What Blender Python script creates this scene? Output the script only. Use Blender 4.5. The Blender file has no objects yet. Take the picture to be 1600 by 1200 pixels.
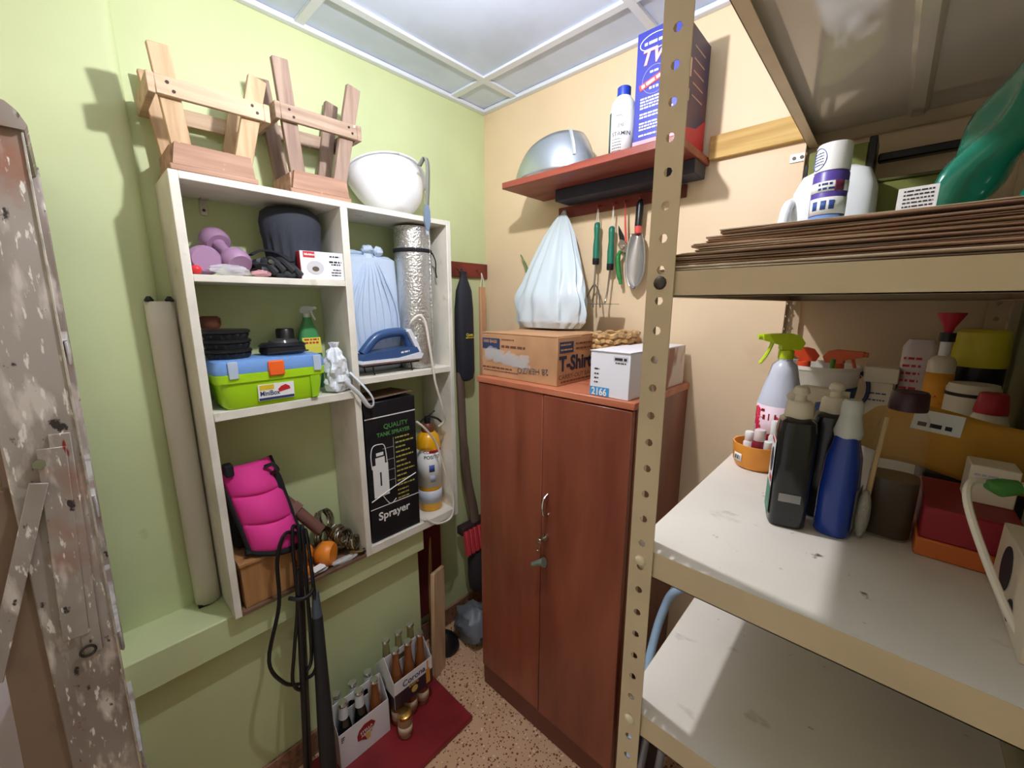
import bpy, bmesh, math, random
from mathutils import Vector, Matrix, noise
random.seed(7)
scene = bpy.context.scene
COL = scene.collection
PI = math.pi

# ------------------------------------------------------------ camera, world, light, exposure
def cam_matrix(loc, yaw, pitch, roll):
    f = Vector((math.cos(pitch)*math.cos(yaw), math.cos(pitch)*math.sin(yaw), math.sin(pitch)))
    r = Vector((math.sin(yaw), -math.cos(yaw), 0)); u = r.cross(f)
    r2 = r*math.cos(roll)+u*math.sin(roll); u2 = u*math.cos(roll)-r*math.sin(roll)
    m = Matrix((r2, u2, -f)).transposed().to_4x4(); m.translation = loc
    return m
cam = bpy.data.cameras.new('camera'); cam.sensor_width = 36; cam.lens = 630.56/1600*36; cam.clip_start = .02
camo = bpy.data.objects.new('camera', cam); COL.objects.link(camo)
camo.matrix_world = cam_matrix(Vector((1.455, -1.387, 1.6)), math.radians(132.761), math.radians(-11.148), math.radians(.055))
scene.camera = camo
w = bpy.data.worlds.new('World'); scene.world = w; w.use_nodes = True
w.node_tree.nodes['Background'].inputs[0].default_value = (1, .97, .93, 1)
w.node_tree.nodes['Background'].inputs[1].default_value = .5
BULB_POS = Vector((.83, -.845, 2.275)); BULB_STRENGTH = 2000.0
scene.view_settings.view_transform = 'Standard'; scene.view_settings.look = 'None'
scene.view_settings.gamma = 1; scene.view_settings.use_curve_mapping = False
scene.view_settings.exposure = 0.16

# ------------------------------------------------------------ materials
def lin(c):
    return tuple((x/255/12.92 if x/255 <= .04045 else ((x/255+.055)/1.055)**2.4) for x in c)+(1,)
MATS = {}
def mk(name, rgb, rough=.5, metal=0, var=0, vs=8, rgb2=None, lo=.45, hi=.65, bump=0, bs=80, trans=0, emit=0, stretch=None, coat=0, ior=1.45, alpha=1, detail=4):
    if name in MATS: return MATS[name]
    m = bpy.data.materials.new(name); m.use_nodes = True; nt = m.node_tree; b = nt.nodes['Principled BSDF']
    b.inputs['Roughness'].default_value = rough; b.inputs['Metallic'].default_value = metal
    b.inputs['Base Color'].default_value = lin(rgb); b.inputs['IOR'].default_value = ior
    if trans: b.inputs['Transmission Weight'].default_value = trans
    if coat: b.inputs['Coat Weight'].default_value = coat; b.inputs['Coat Roughness'].default_value = .07
    if alpha < 1: b.inputs['Alpha'].default_value = alpha
    if emit: b.inputs['Emission Color'].default_value = lin(rgb); b.inputs['Emission Strength'].default_value = emit
    def coords(scale):
        tc = nt.nodes.new('ShaderNodeTexCoord'); mp = nt.nodes.new('ShaderNodeMapping')
        nt.links.new(tc.outputs['Object'], mp.inputs[0])
        if stretch: mp.inputs['Scale'].default_value = stretch
        n = nt.nodes.new('ShaderNodeTexNoise'); n.inputs['Scale'].default_value = scale; n.inputs['Detail'].default_value = detail
        nt.links.new(mp.outputs[0], n.inputs[0]); return n
    if var or rgb2:
        n = coords(vs); r = nt.nodes.new('ShaderNodeValToRGB'); e = r.color_ramp.elements
        e[0].position = lo; e[1].position = hi
        e[0].color = lin(rgb); e[1].color = lin(rgb2 if rgb2 else tuple(max(0, c*(1-var)) for c in rgb))
        nt.links.new(n.outputs[0], r.inputs[0]); nt.links.new(r.outputs[0], b.inputs['Base Color'])
    if bump:
        n2 = coords(bs); bp = nt.nodes.new('ShaderNodeBump'); bp.inputs['Strength'].default_value = bump; bp.inputs['Distance'].default_value = .004
        nt.links.new(n2.outputs[0], bp.inputs['Height']); nt.links.new(bp.outputs[0], b.inputs['Normal'])
    MATS[name] = m; return m
def overlay(m, rgb, scale, lo, hi, stretch=None, offset=0):
    """stains or splashes of another colour on top of a material's colour"""
    nt = m.node_tree; b = nt.nodes['Principled BSDF']; inp = b.inputs['Base Color']
    mix = nt.nodes.new('ShaderNodeMix'); mix.data_type = 'RGBA'
    if inp.is_linked: nt.links.new(inp.links[0].from_socket, mix.inputs[6])
    else: mix.inputs[6].default_value = inp.default_value
    mix.inputs[7].default_value = lin(rgb)
    tc = nt.nodes.new('ShaderNodeTexCoord'); mp = nt.nodes.new('ShaderNodeMapping'); nt.links.new(tc.outputs['Object'], mp.inputs[0])
    mp.inputs['Location'].default_value = (offset, offset*.7, offset*.3)
    if stretch: mp.inputs['Scale'].default_value = stretch
    n = nt.nodes.new('ShaderNodeTexNoise'); n.inputs['Scale'].default_value = scale; n.inputs['Detail'].default_value = 5
    nt.links.new(mp.outputs[0], n.inputs[0])
    mr = nt.nodes.new('ShaderNodeMapRange'); mr.inputs[1].default_value = lo; mr.inputs[2].default_value = hi
    nt.links.new(n.outputs[0], mr.inputs[0]); nt.links.new(mr.outputs[0], mix.inputs[0]); nt.links.new(mix.outputs[2], inp)
    return m

# ------------------------------------------------------------ mesh builder
class MB:
    def __init__(s): s.v = []; s.f = []
    def add(s, vs, fs, M=None):
        o = len(s.v)
        s.v += [(M @ Vector(p)) if M else Vector(p) for p in vs]; s.f += [tuple(i+o for i in f) for f in fs]; return s
    def box(s, x0, x1, y0, y1, z0, z1, b=0, M=None):
        x0, x1 = sorted((x0, x1)); y0, y1 = sorted((y0, y1)); z0, z1 = sorted((z0, z1))
        if not b:
            vs = [(x, y, z) for x in (x0, x1) for y in (y0, y1) for z in (z0, z1)]
            return s.add(vs, [(0,1,3,2),(4,6,7,5),(0,4,5,1),(2,3,7,6),(0,2,6,4),(1,5,7,3)], M)
        b = min(b, (x1-x0)*.49, (y1-y0)*.49, (z1-z0)*.49)
        bm = bmesh.new(); bmesh.ops.create_cube(bm, size=1)
        for v in bm.verts: v.co = ((x0+x1)/2+v.co.x*(x1-x0), (y0+y1)/2+v.co.y*(y1-y0), (z0+z1)/2+v.co.z*(z1-z0))
        bmesh.ops.bevel(bm, geom=bm.edges[:], offset=b, segments=1 if b < .006 else 3, profile=.5, affect='EDGES')
        return s.bm(bm, M)
    def bm(s, bm, M=None):
        bm.verts.index_update(); s.add([v.co.copy() for v in bm.verts], [[v.index for v in f.verts] for f in bm.faces], M); bm.free(); return s
    def lathe(s, prof, n=20, M=None, sx=1, sy=1, fn=None, caps=True):
        vs = []; fs = []
        for r, z in prof:
            for k in range(n):
                a = 2*PI*k/n; rr = r if fn is None else r*fn(a, z)
                vs.append((rr*math.cos(a)*sx, rr*math.sin(a)*sy, z))
        for i in range(len(prof)-1):
            for k in range(n): fs.append((i*n+k, i*n+(k+1) % n, (i+1)*n+(k+1) % n, (i+1)*n+k))
        if caps:
            fs.append(tuple(range(n-1, -1, -1))); fs.append(tuple((len(prof)-1)*n+k for k in range(n)))
        return s.add(vs, fs, M)
    def sup(s, prof, n=24, p=4, M=None):
        """lathe with a rounded-rectangle section; prof = (half width, half depth, z)"""
        vs = []; fs = []
        for a_, b_, z in prof:
            for k in range(n):
                t = 2*PI*k/n; c = math.cos(t); d = math.sin(t)
                vs.append((a_*math.copysign(abs(c)**(2/p), c), b_*math.copysign(abs(d)**(2/p), d), z))
        for i in range(len(prof)-1):
            for k in range(n): fs.append((i*n+k, i*n+(k+1) % n, (i+1)*n+(k+1) % n, (i+1)*n+k))
        fs.append(tuple(range(n-1, -1, -1))); fs.append(tuple((len(prof)-1)*n+k for k in range(n)))
        return s.add(vs, fs, M)
    def cyl(s, p0, p1, r0, r1=None, n=14, M=None):
        return s.tube([p0, p1], [r0, r0 if r1 is None else r1], n, M)
    def tube(s, pts, r, n=8, M=None, flat=1, up=None):
        pts = [Vector(p) for p in pts]; N = len(pts)
        rs = r if isinstance(r, (list, tuple)) else [r]*N
        vs = []; fs = []; prev = None
        for i, p in enumerate(pts):
            t = (pts[min(i+1, N-1)]-pts[max(i-1, 0)]).normalized()
            if prev is None:
                a = Vector(up) if up else Vector((0, 0, 1))
                if abs(a.dot(t)) > .95: a = Vector((1, 0, 0))
                a = (a-t*a.dot(t)).normalized()
            else:
                a = prev-t*prev.dot(t); a = a.normalized() if a.length > 1e-6 else t.orthogonal().normalized()
            prev = a; b = t.cross(a)
            for k in range(n):
                g = 2*PI*k/n; vs.append(p+a*(rs[i]*flat*math.cos(g))+b*(rs[i]*math.sin(g)))
        for i in range(N-1):
            for k in range(n): fs.append((i*n+k, i*n+(k+1) % n, (i+1)*n+(k+1) % n, (i+1)*n+k))
        fs.append(tuple(range(n-1, -1, -1))); fs.append(tuple((N-1)*n+k for k in range(n)))
        return s.add(vs, fs, M)
    def bar(s, p0, p1, w, d, up=(0, 0, 1), b=.0015):
        """rectangular bar from p0 to p1, w across (along t x up), d along up"""
        p0 = Vector(p0); p1 = Vector(p1); t = p1-p0; L = t.length; t.normalize()
        u = Vector(up); u = (u-t*u.dot(t)).normalized(); c = t.cross(u)
        m = Matrix((t, c, u)).transposed().to_4x4(); m.translation = p0
        return s.box(0, L, -w/2, w/2, -d/2, d/2, b, m)
    def prism(s, poly, d0, d1, M=None):
        """poly in (x, z), thickness d0..d1 along y"""
        n = len(poly)
        vs = [(x, d0, z) for x, z in poly]+[(x, d1, z) for x, z in poly]
        fs = [tuple(range(n)), tuple(range(2*n-1, n-1, -1))]+[(i, (i+1) % n+0, (i+1) % n+n, i+n) for i in range(n)]
        return s.add(vs, [f if i < 2 else tuple(reversed(f)) for i, f in enumerate(fs)], M)
    def grid(s, fn, nu, nv, M=None):
        vs = [fn(i/nu, j/nv) for i in range(nu+1) for j in range(nv+1)]
        fs = [(i*(nv+1)+j, (i+1)*(nv+1)+j, (i+1)*(nv+1)+j+1, i*(nv+1)+j+1) for i in range(nu) for j in range(nv)]
        return s.add(vs, fs, M)
    def ball(s, c, rx, ry=None, rz=None, n=16, m=10, fn=None, M=None):
        ry = ry or rx; rz = rz or rx; c = Vector(c); vs = []; fs = []
        for i in range(1, m):
            ph = PI*i/m
            for k in range(n):
                a = 2*PI*k/n; d = Vector((math.sin(ph)*math.cos(a)*rx, math.sin(ph)*math.sin(a)*ry, -math.cos(ph)*rz))
                vs.append(c+(d*fn(d, a, ph) if fn else d))
        vs += [c+Vector((0, 0, -rz)), c+Vector((0, 0, rz))]
        for i in range(m-2):
            for k in range(n): fs.append((i*n+k, i*n+(k+1) % n, (i+1)*n+(k+1) % n, (i+1)*n+k))
        B = (m-1)*n
        for k in range(n): fs.append((B, (k+1) % n, k)); fs.append((B+1, (m-2)*n+k, (m-2)*n+(k+1) % n))
        return s.add(vs, fs, M)

def smooth(pts, k=6):
    """Catmull-Rom through points"""
    P = [Vector(p) for p in pts]; out = []
    for i in range(len(P)-1):
        a = P[max(i-1, 0)]; b = P[i]; c = P[i+1]; d = P[min(i+2, len(P)-1)]
        for j in range(k):
            t = j/k; out.append(.5*((2*b)+(c-a)*t+(2*a-5*b+4*c-d)*t*t+(3*b-a-3*c+d)*t**3))
    return out+[P[-1]]
ORG = {}
def finish(name, mb, m, org, ang=40, thick=0, sub=0, weld=False, flat=False):
    me = bpy.data.meshes.new(name); me.from_pydata([p-org for p in mb.v], [], mb.f)
    bm = bmesh.new(); bm.from_mesh(me)
    if weld: bmesh.ops.remove_doubles(bm, verts=bm.verts[:], dist=1e-5)
    bmesh.ops.recalc_face_normals(bm, faces=bm.faces[:]); bm.to_mesh(me); bm.free()
    if m: me.materials.append(m)
    me.polygons.foreach_set('use_smooth', [not flat]*len(me.polygons))
    if not flat: me.set_sharp_from_angle(angle=math.radians(ang))
    o = bpy.data.objects.new(name, me); COL.objects.link(o)
    if thick: d = o.modifiers.new('thickness', 'SOLIDIFY'); d.thickness = thick; d.offset = 0
    if sub: d = o.modifiers.new('subdivision', 'SUBSURF'); d.levels = sub; d.render_levels = sub
    return o
def thing(name, label, cat, loc=(0, 0, 0), group=None):
    o = bpy.data.objects.new(name, None); COL.objects.link(o); o.location = loc; o.empty_display_size = .03
    o['label'] = label; o['category'] = cat
    if group: o['group'] = group
    ORG[o] = Vector(loc); return o
def P(name, mb, m, parent, label=None, **k):
    org = ORG[parent]; o = finish(name, mb, m, org, **k); o.parent = parent; ORG[o] = org
    if label: o['label'] = label
    return o
def solo(name, mb, m, label, cat, group=None, **k):
    xs = [p for p in mb.v]; c = sum(xs, Vector())/len(xs); c.z = min(p.z for p in xs)
    o = finish(name, mb, m, c, **k); o.location = c; o['label'] = label; o['category'] = cat; ORG[o] = c
    if group: o['group'] = group
    return o
def struct(name, mb, m, label=None, **k):
    o = finish(name, mb, m, Vector((0, 0, 0)), **k); o['kind'] = 'structure'; ORG[o] = Vector((0, 0, 0))
    if label: o['label'] = label
    return o
def TR(loc, rz=0, rx=0, ry=0):
    return Matrix.Translation(loc) @ Matrix.Rotation(rz, 4, 'Z') @ Matrix.Rotation(ry, 4, 'Y') @ Matrix.Rotation(rx, 4, 'X')
def face(origin, right, up):
    """matrix whose x runs along right, y along up, z out of the surface"""
    r = Vector(right).normalized(); u = Vector(up); u = (u-r*u.dot(r)).normalized(); n = r.cross(u)
    m = Matrix((r, u, n)).transposed().to_4x4(); m.translation = Vector(origin); return m
def text_mb(body, size, F, bold=0, align='LEFT', shear=0, wx=1):
    cu = bpy.data.curves.new('t', 'FONT'); cu.body = body; cu.size = size; cu.align_x = align; cu.offset = bold; cu.shear = shear
    cu.resolution_u = 3
    o = bpy.data.objects.new('t', cu); COL.objects.link(o); bpy.context.view_layer.update()
    me = bpy.data.meshes.new_from_object(o.evaluated_get(bpy.context.evaluated_depsgraph_get()))
    mb = MB(); mb.add([Vector((v.co.x*wx, v.co.y, .0006)) for v in me.vertices], [list(p.vertices) for p in me.polygons], F)
    bpy.data.objects.remove(o); bpy.data.curves.remove(cu); bpy.data.meshes.remove(me); return mb
def text(body, size, F, m, parent, name='lettering', **k):
    mb = text_mb(body, size, F, **k)
    o = P(name, mb, m, parent); return o
def patch(F, x0, y0, x1, y1, h=.0004):
    return MB().box(x0, x1, y0, y1, 0, h, 0, F)
def lines(F, rows, h=.0005):
    """printed lines too small to read: rows of (x0, x1, y, height)"""
    mb = MB()
    for x0, x1, y, t in rows:
        x = x0
        while x < x1:
            l = random.uniform(.5, 2.2)*t*1.6; mb.box(x, min(x+l, x1), y, y+t, 0, h, 0, F); x += l+t*.6
    return mb
# ------------------------------------------------------------ surfaces
green = mk('green_paint', (208, 219, 167), .55, var=.05, vs=3, lo=.35, hi=.75, bump=.04, bs=25)
overlay(green, (150, 150, 105), 6, .70, .82, offset=3)
cream = mk('cream_paint', (236, 211, 174), .5, var=.05, vs=2.5, lo=.3, hi=.75, bump=.05, bs=14)
overlay(cream, (214, 184, 148), 4, .66, .85, offset=9)
tilem = mk('ceiling_tile', (212, 224, 246), .6, var=.05, vs=4, bump=.03, bs=40)
barm = mk('white_bar', (226, 232, 242), .45)
def terrazzo():
    m = bpy.data.materials.new('terrazzo'); m.use_nodes = True; nt = m.node_tree; b = nt.nodes['Principled BSDF']; b.inputs['Roughness'].default_value = .45
    tc = nt.nodes.new('ShaderNodeTexCoord'); prev = None
    base = nt.nodes.new('ShaderNodeTexNoise'); base.inputs['Scale'].default_value = 9; nt.links.new(tc.outputs['Object'], base.inputs[0])
    r = nt.nodes.new('ShaderNodeValToRGB'); r.color_ramp.elements[0].color = lin((206, 162, 124)); r.color_ramp.elements[1].color = lin((226, 188, 152)); nt.links.new(base.outputs[0], r.inputs[0]); prev = r.outputs[0]
    for sc, thr, c in ((70, .30, (126, 72, 44)), (110, .26, (92, 56, 38)), (60, .22, (236, 214, 186)), (45, .16, (150, 92, 58))):
        v = nt.nodes.new('ShaderNodeTexVoronoi'); v.inputs['Scale'].default_value = sc; nt.links.new(tc.outputs['Object'], v.inputs['Vector'])
        lt = nt.nodes.new('ShaderNodeMath'); lt.operation = 'LESS_THAN'; nt.links.new(v.outputs['Distance'], lt.inputs[0]); lt.inputs[1].default_value = thr
        sep = nt.nodes.new('ShaderNodeSeparateColor'); nt.links.new(v.outputs['Color'], sep.inputs[0])
        gt = nt.nodes.new('ShaderNodeMath'); gt.operation = 'GREATER_THAN'; nt.links.new(sep.outputs[0], gt.inputs[0]); gt.inputs[1].default_value = .45
        mu = nt.nodes.new('ShaderNodeMath'); mu.operation = 'MULTIPLY'; nt.links.new(lt.outputs[0], mu.inputs[0]); nt.links.new(gt.outputs[0], mu.inputs[1])
        mx = nt.nodes.new('ShaderNodeMix'); mx.data_type = 'RGBA'; nt.links.new(mu.outputs[0], mx.inputs[0]); nt.links.new(prev, mx.inputs[6]); mx.inputs[7].default_value = lin(c); prev = mx.outputs[2]
    nt.links.new(prev, b.inputs['Base Color']); return m
basem = mk('terrazzo_skirting', (160, 118, 92), .4, var=.25, vs=60)
# ------------------------------------------------------------ room: corner at the origin, green wall x=0, cream wall y=0
XR, YN, H = 1.66, -1.78, 2.44
struct('floor', MB().box(-.1, XR+.1, YN-.1, .1, -.1, 0), terrazzo())
struct('wall_left', MB().box(-.1, 0, YN-.1, .1, 0, H+.1), green)
struct('wall_back', MB().box(0, XR+.1, 0, .1, 0, H+.1), cream)
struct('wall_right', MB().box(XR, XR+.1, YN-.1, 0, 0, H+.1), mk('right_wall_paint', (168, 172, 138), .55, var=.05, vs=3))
nw = MB().box(0, .70, YN-.1, YN, 0, H+.1).box(1.54, XR, YN-.1, YN, 0, H+.1).box(.70, 1.54, YN-.1, YN, 2.05, H+.1)
struct('wall_front', nw, cream)
# pilaster at the near end of the green wall, with a rounded edge
pl = MB(); poly = [(0, YN)]+[(.028, YN)]+[(.028-.02*(1-math.cos(a)), -1.245+.025*math.sin(a)) for a in [i*PI/2/8 for i in range(9)]]+[(0, -1.22)]
pl.add([(x, y, z) for z in (.62, H) for x, y in poly], [tuple(range(len(poly)))[::-1], tuple(range(len(poly), 2*len(poly)))]+[(i, (i+1) % len(poly), (i+1) % len(poly)+len(poly), i+len(poly)) for i in range(len(poly))])
struct('wall_pilaster', pl, green)
# thicker lower part of the green wall with a projecting ledge on top
struct('wall_lower', MB().box(0, .125, YN, -.53, 0, .62, .004), green)
struct('trim_1', MB().box(0, .172, YN, -.53, .61, .715, .004), green, 'green painted ledge along the lower wall')
struct('baseboard_left', MB().box(.125, .137, YN, -.53, 0, .095, .002).box(0, .012, -.53, 0, 0, .095, .002), basem)
struct('baseboard_back', MB().box(.012, XR, -.012, 0, 0, .095, .002), basem)
struct('baseboard_right', MB().box(XR-.012, XR, YN, -.012, 0, .095, .002), basem)
# ceiling: slab, tiles, bars
ce = struct('ceiling', MB().box(-.1, XR+.1, YN-.1, .1, H+.02, H+.12), tilem)
xs = [0, .2, .8, 1.4, XR]; ys = [0, -.19, -.79, -1.39, YN]
for i in range(4):
    for j in range(4):
        o = finish('ceiling_tile', MB().box(xs[i]+.002, xs[i+1]-.002, ys[j+1]+.002, ys[j]-.002, H+.004, H+.019, .001), tilem, Vector()); o.parent = ce
for k, x in enumerate(xs[1:-1]): 
    o = finish('ceiling_bar', MB().box(x-.014, x+.014, YN, 0, H-.006, H+.004, .0015), barm, Vector()); o.parent = ce
for y in ys[1:-1]:
    o = finish('ceiling_bar', MB().box(.0, XR, y-.014, y+.014, H-.0055, H+.0041, .0015), barm, Vector()); o.parent = ce
for a in ((0, .022, YN, 0), (XR-.022, XR, YN, 0), (.022, XR-.022, -.022, 0), (.022, XR-.022, YN, YN+.022)):
    o = finish('edge_bar', MB().box(*a, H-.012, H+.003, .002), barm, Vector()); o.parent = ce
# ceiling lamp
lamp = thing('ceiling_lamp', 'bare round bulb in a white ceiling socket', 'lamp', (BULB_POS.x, BULB_POS.y, H-.006))
P('socket', MB().lathe([(.05, H-.006), (.05, H-.02), (.026, H-.03), (.022, BULB_POS.z+.02), (.012, BULB_POS.z+.016)][::-1], 24, TR((BULB_POS.x, BULB_POS.y, 0))), mk('white_plastic', (240, 240, 238), .4), lamp)
P('bulb', MB().ball(BULB_POS, .0185, n=20, m=12), mk('bulb_glow', (250, 249, 255), .4, emit=BULB_STRENGTH), lamp)

# ------------------------------------------------------------ white shelf unit on the green wall
wht = mk('shelf_white', (232, 228, 214), .5, var=.06, vs=9, bump=.03, bs=60); overlay(wht, (190, 178, 150), 14, .66, .8, offset=4)
SF = .2
su = thing('wall_shelf_unit', 'white painted open wooden shelf unit fixed to the green wall', 'shelf', (.1, -.78, .716))
P('side_panel', MB().box(.001, SF, -1.189, -1.170, .717, 1.905, .0015), wht, su)
P('side_panel', MB().box(.001, SF, -.390, -.371, .716, 1.905, .0015), wht, su)
P('divider', MB().box(.003, SF, -.790, -.768, .716, 1.887, .0015), wht, su)
P('top_panel', MB().box(.001, SF, -1.170, -.390, 1.887, 1.905, .0015), wht, su)
P('shelf_board', MB().box(.002, SF-.001, -1.170, -.790, 1.654, 1.672, .0015), wht, su)
P('shelf_board', MB().box(.002, SF+.002, -1.170, -.790, 1.298, 1.322, .0015), wht, su)
P('shelf_board', MB().box(.002, SF, -.768, -.390, 1.338, 1.360, .0015), wht, su)
P('shelf_board', MB().box(.002, SF, -.768, -.390, .716, .748, .0015), wht, su)
P('shelf_board', MB().box(.002, SF, -1.170, -.790, .7165, .728, .001), mk('brown_board', (120, 92, 70), .6, var=.2, vs=20), su, 'thin unpainted brown bottom board')
for y in (-1.09, -.47):
    b = P('wall_bracket', MB().box(.001, .004, y-.008, y+.008, 1.845, 1.886).box(.001, .03, y-.008, y+.008, 1.883, 1.887), mk('bracket_metal', (196, 190, 176), .4, .6), su)
    P('screw', MB().cyl((.004, y, 1.858), (.0055, y, 1.858), .004), mk('dark_metal', (70, 66, 62), .4, .8), b)

# ------------------------------------------------------------ upturned stools on top
def woodmat(n, c, c2, st=(2, 12, 30)): 
    m = mk(n, c, .75, rgb2=c2, vs=1.3, lo=.36, hi=.72, stretch=st, bump=.12, bs=2, detail=7); return m
GZ = (34, 34, 2.2); GY = (34, 2.2, 34); GX = (2.2, 34, 34)
wA = woodmat('weathered_pine', (214, 190, 160), (176, 146, 114), GY); wA2 = woodmat('pine_leg', (218, 188, 150), (178, 144, 108), GZ)
wB = woodmat('weathered_rail', (188, 164, 142), (136, 110, 92), GY); wB2 = woodmat('weathered_leg', (172, 148, 130), (124, 100, 88), GZ); wS = woodmat('reddish_board', (194, 156, 132), (150, 112, 90), GY)
overlay(wB, (226, 210, 186), 60, .68, .74); overlay(wS, (232, 216, 190), 40, .71, .76)
nail = mk('rusty_nail', (60, 46, 40), .6, .5)
def stool(label, y0, y1, zt, t0, t1, zr, sx1, lm, am, rm, slope):
    # seat rests on the shelf unit, legs point up and splay outward
    o = thing('wooden_stool', label, 'stool', ((.02+sx1)/2, (y0+y1)/2, 1.906), 'stools upside down on the shelf unit')
    zs = 1.906
    P('seat', MB().box(.018, sx1, y0-.004, y1+.004, zs, zs+.014, .002), am, o)
    for x in (.026, sx1-.008):
        mb = MB(); d = .012
        mb.prism([(y0+.002, zs+.014), (y1-.002, zs+.014), (y1-.008, zs+.062), (y0+.010, zs+.062)], -.007, .007, Matrix(((0, 1, 0, x), (1, 0, 0, 0), (0, 0, 1, 0), (0, 0, 0, 1))))
        P('apron', mb, am, o)
    for y in (y0+.008, y1-.008): P('apron', MB().box(.034, sx1-.016, y-.006, y+.006, zs+.014, zs+.058, .001), am, o)
    for s in (0, 1):
        xb = .045 if s == 0 else sx1-.026; xt = .026 if s == 0 else sx1-.006
        for yb, yt in ((y0+.030, t0), (y1-.030, t1)):
            P('leg', MB().bar((xb, yb, zs+.0145), (xt, yt, zt), .040, .017, (1, 0, 0)), lm, o)
    f = (zr-zs)/(zt-zs); za, zb = zr, zr+slope
    ya = y0+.030+(t0-y0-.03)*f-.024; yb = y1-.03+(t1-y1+.03)*f+.024
    for x in (.034-.012, sx1-.012+.012):
        r = P('rail', MB().bar((x, ya, za), (x, yb, zb), .012, .040, (0, 0, 1)), rm, o)
        if x > .1: P('nail', MB().cyl((x+.006, ya+.022, za+.008), (x+.0075, ya+.022, za+.008), .0035, n=8).cyl((x+.006, ya+.032, za-.008), (x+.0075, ya+.032, za-.008), .0035, n=8).cyl((x+.006, yb-.026, zb+.008), (x+.0075, yb-.026, zb+.008), .0035, n=8).cyl((x+.006, yb-.016, zb-.006), (x+.0075, yb-.016, zb-.006), .0035, n=8), nail, r)
    for y, z in ((ya-.007, za), (yb+.007, zb)): P('rail', MB().bar((.018, y, z), (sx1+.006, y, z), .014, .042, (0, 0, 1)), rm, o)
    return o
stool('light pine stool lying upside down, the left of the two on the shelf unit', -1.178, -1.006, 2.163, -1.172, -.978, 2.078, .196, wA2, wS, wA, .006)
stool('grey weathered stool lying upside down beside the white hard hat', -.915, -.748, 2.238, -.916, -.712, 2.108, .184, wB2, wS, wB, .004)

# hard hat, crown down, chin strap hanging over the shelf edge
hat = thing('hard_hat', 'white hard hat resting crown down with its grey chin strap hanging', 'helmet', (.105, -.553, 1.906))
hw = mk('hat_white', (236, 238, 240), .3, coat=.3)
HM = TR((.130, -.540, 1.920), 0, math.radians(4), math.radians(-29))
prof = [(.004, .0), (.040, .004), (.072, .018), (.100, .045), (.120, .085), (.130, .120), (.135, .150)]
hm = MB().lathe(prof, 36, HM, sx=.78, sy=1.05, caps=False)
P('shell', hm, hw, hat, thick=.003)
def brim(u, v):
    a = 2*PI*u; pk = max(0, math.sin(a-.25))**6*.030
    r = .134+v*(.013+pk); return (r*math.cos(a)*.78, r*math.sin(a)*1.05, .150-v*.004-v*pk*.4)
P('brim', MB().grid(brim, 48, 3, HM), hw, hat, thick=.004)
for a in (-.5, -.2, .1): P('ridge', MB().tube([HM @ Vector((math.cos(a)*r*.78, math.sin(a)*r*1.05, z)) for r, z in prof[1:-1]], .0022, 6), hw, hat)
strapm = mk('grey_webbing', (128, 132, 122), .8)
P('suspension_band', MB().tube(smooth([HM @ Vector(p) for p in ((-.05, -.07, .150), (-.01, -.045, .178), (.03, .01, .176), (.075, .085, .152))]), .007, 8, flat=.25), strapm, hat)
spts = smooth([(.190, -.492, 2.070), (.210, -.484, 2.094), (.2205, -.481, 2.075), (.219, -.480, 2.02), (.213, -.481, 1.96), (.210, -.482, 1.925)])
st = P('chin_strap', MB().grid(lambda u, v: spts[round(u*(len(spts)-1))]+Vector((0, (v-.5)*.016, 0)), len(spts)-1, 1), strapm, hat, thick=.002)
P('strap_adjuster', MB().prism([(-.012, .03), (-.006, .05), (.006, .05), (.012, .03), (.013, -.005), (.005, -.035), (-.005, -.035), (-.013, -.005)], -.003, .003, TR((.2095, -.482, 1.893), PI/2)), mk('blue_grey_plastic', (118, 136, 158), .45), st)
P('strap_end', MB().box(.2065, .2095, -.488, -.476, 1.842, 1.862, .001), mk('pale_blue_plastic', (170, 190, 208), .4), st)
# ------------------------------------------------------------ top left compartment
black = mk('black_rubber', (34, 36, 40), .55, bump=.15, bs=60); blackp = mk('black_plastic', (26, 26, 28), .35)
clear = mk('clear_film', (236, 236, 238), .25, alpha=.45, bump=.8, bs=60); chrome = mk('chrome', (200, 196, 188), .2, 1)
whitep = mk('white_plastic', (240, 240, 238), .4); ink = mk('dark_ink', (40, 42, 52), .6); redink = mk('red_ink', (196, 40, 50), .5); blueink = mk('blue_ink', (54, 84, 150), .5)
def dumbbell(c0, c1, R, m, label, mark=None, hand=None, group=None):
    c0 = Vector(c0); c1 = Vector(c1); d = (c1-c0).normalized()
    o = thing('dumbbell', label, 'dumbbell', (c0+c1)/2-Vector((0, 0, R)), group)
    q = d.to_track_quat('Z', 'X').to_matrix().to_4x4()
    for n, c in (('weight_head', c0), ('weight_head', c1)):
        M = q.copy(); M.translation = c
        h = R*.62
        P(n, MB().lathe([(R*.80, -h), (R*.97, -h*.6), (R, 0), (R*.97, h*.6), (R*.80, h)], 18, M), m, o)
    P('handle', MB().tube([c0, c0.lerp(c1, .25), c0.lerp(c1, .5), c0.lerp(c1, .75), c1], [R*.6, R*.42, R*.38, R*.42, R*.6], 14), m, o)
    if mark:
        F = face(c1+d*(R*.63)-d.cross(Vector((0, 0, 1))).normalized()*R*.0+Vector((0, 0, 0)), d.cross(Vector((0, 0, 1)))*-1, (0, 0, 1))
        text(mark, R*.55, F, mk('engraved_mark', (84, 66, 88), .6), o, align='CENTER')
    return o
lil = mk('lilac_vinyl', (164, 128, 160), .4); org_ = mk('orange_vinyl', (236, 138, 40), .4)
dumbbell((.055, -1.085, 1.772), (.148, -1.064, 1.712), .036, lil, 'lilac vinyl dumbbell leaning upward, its round end facing out', '3')
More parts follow.
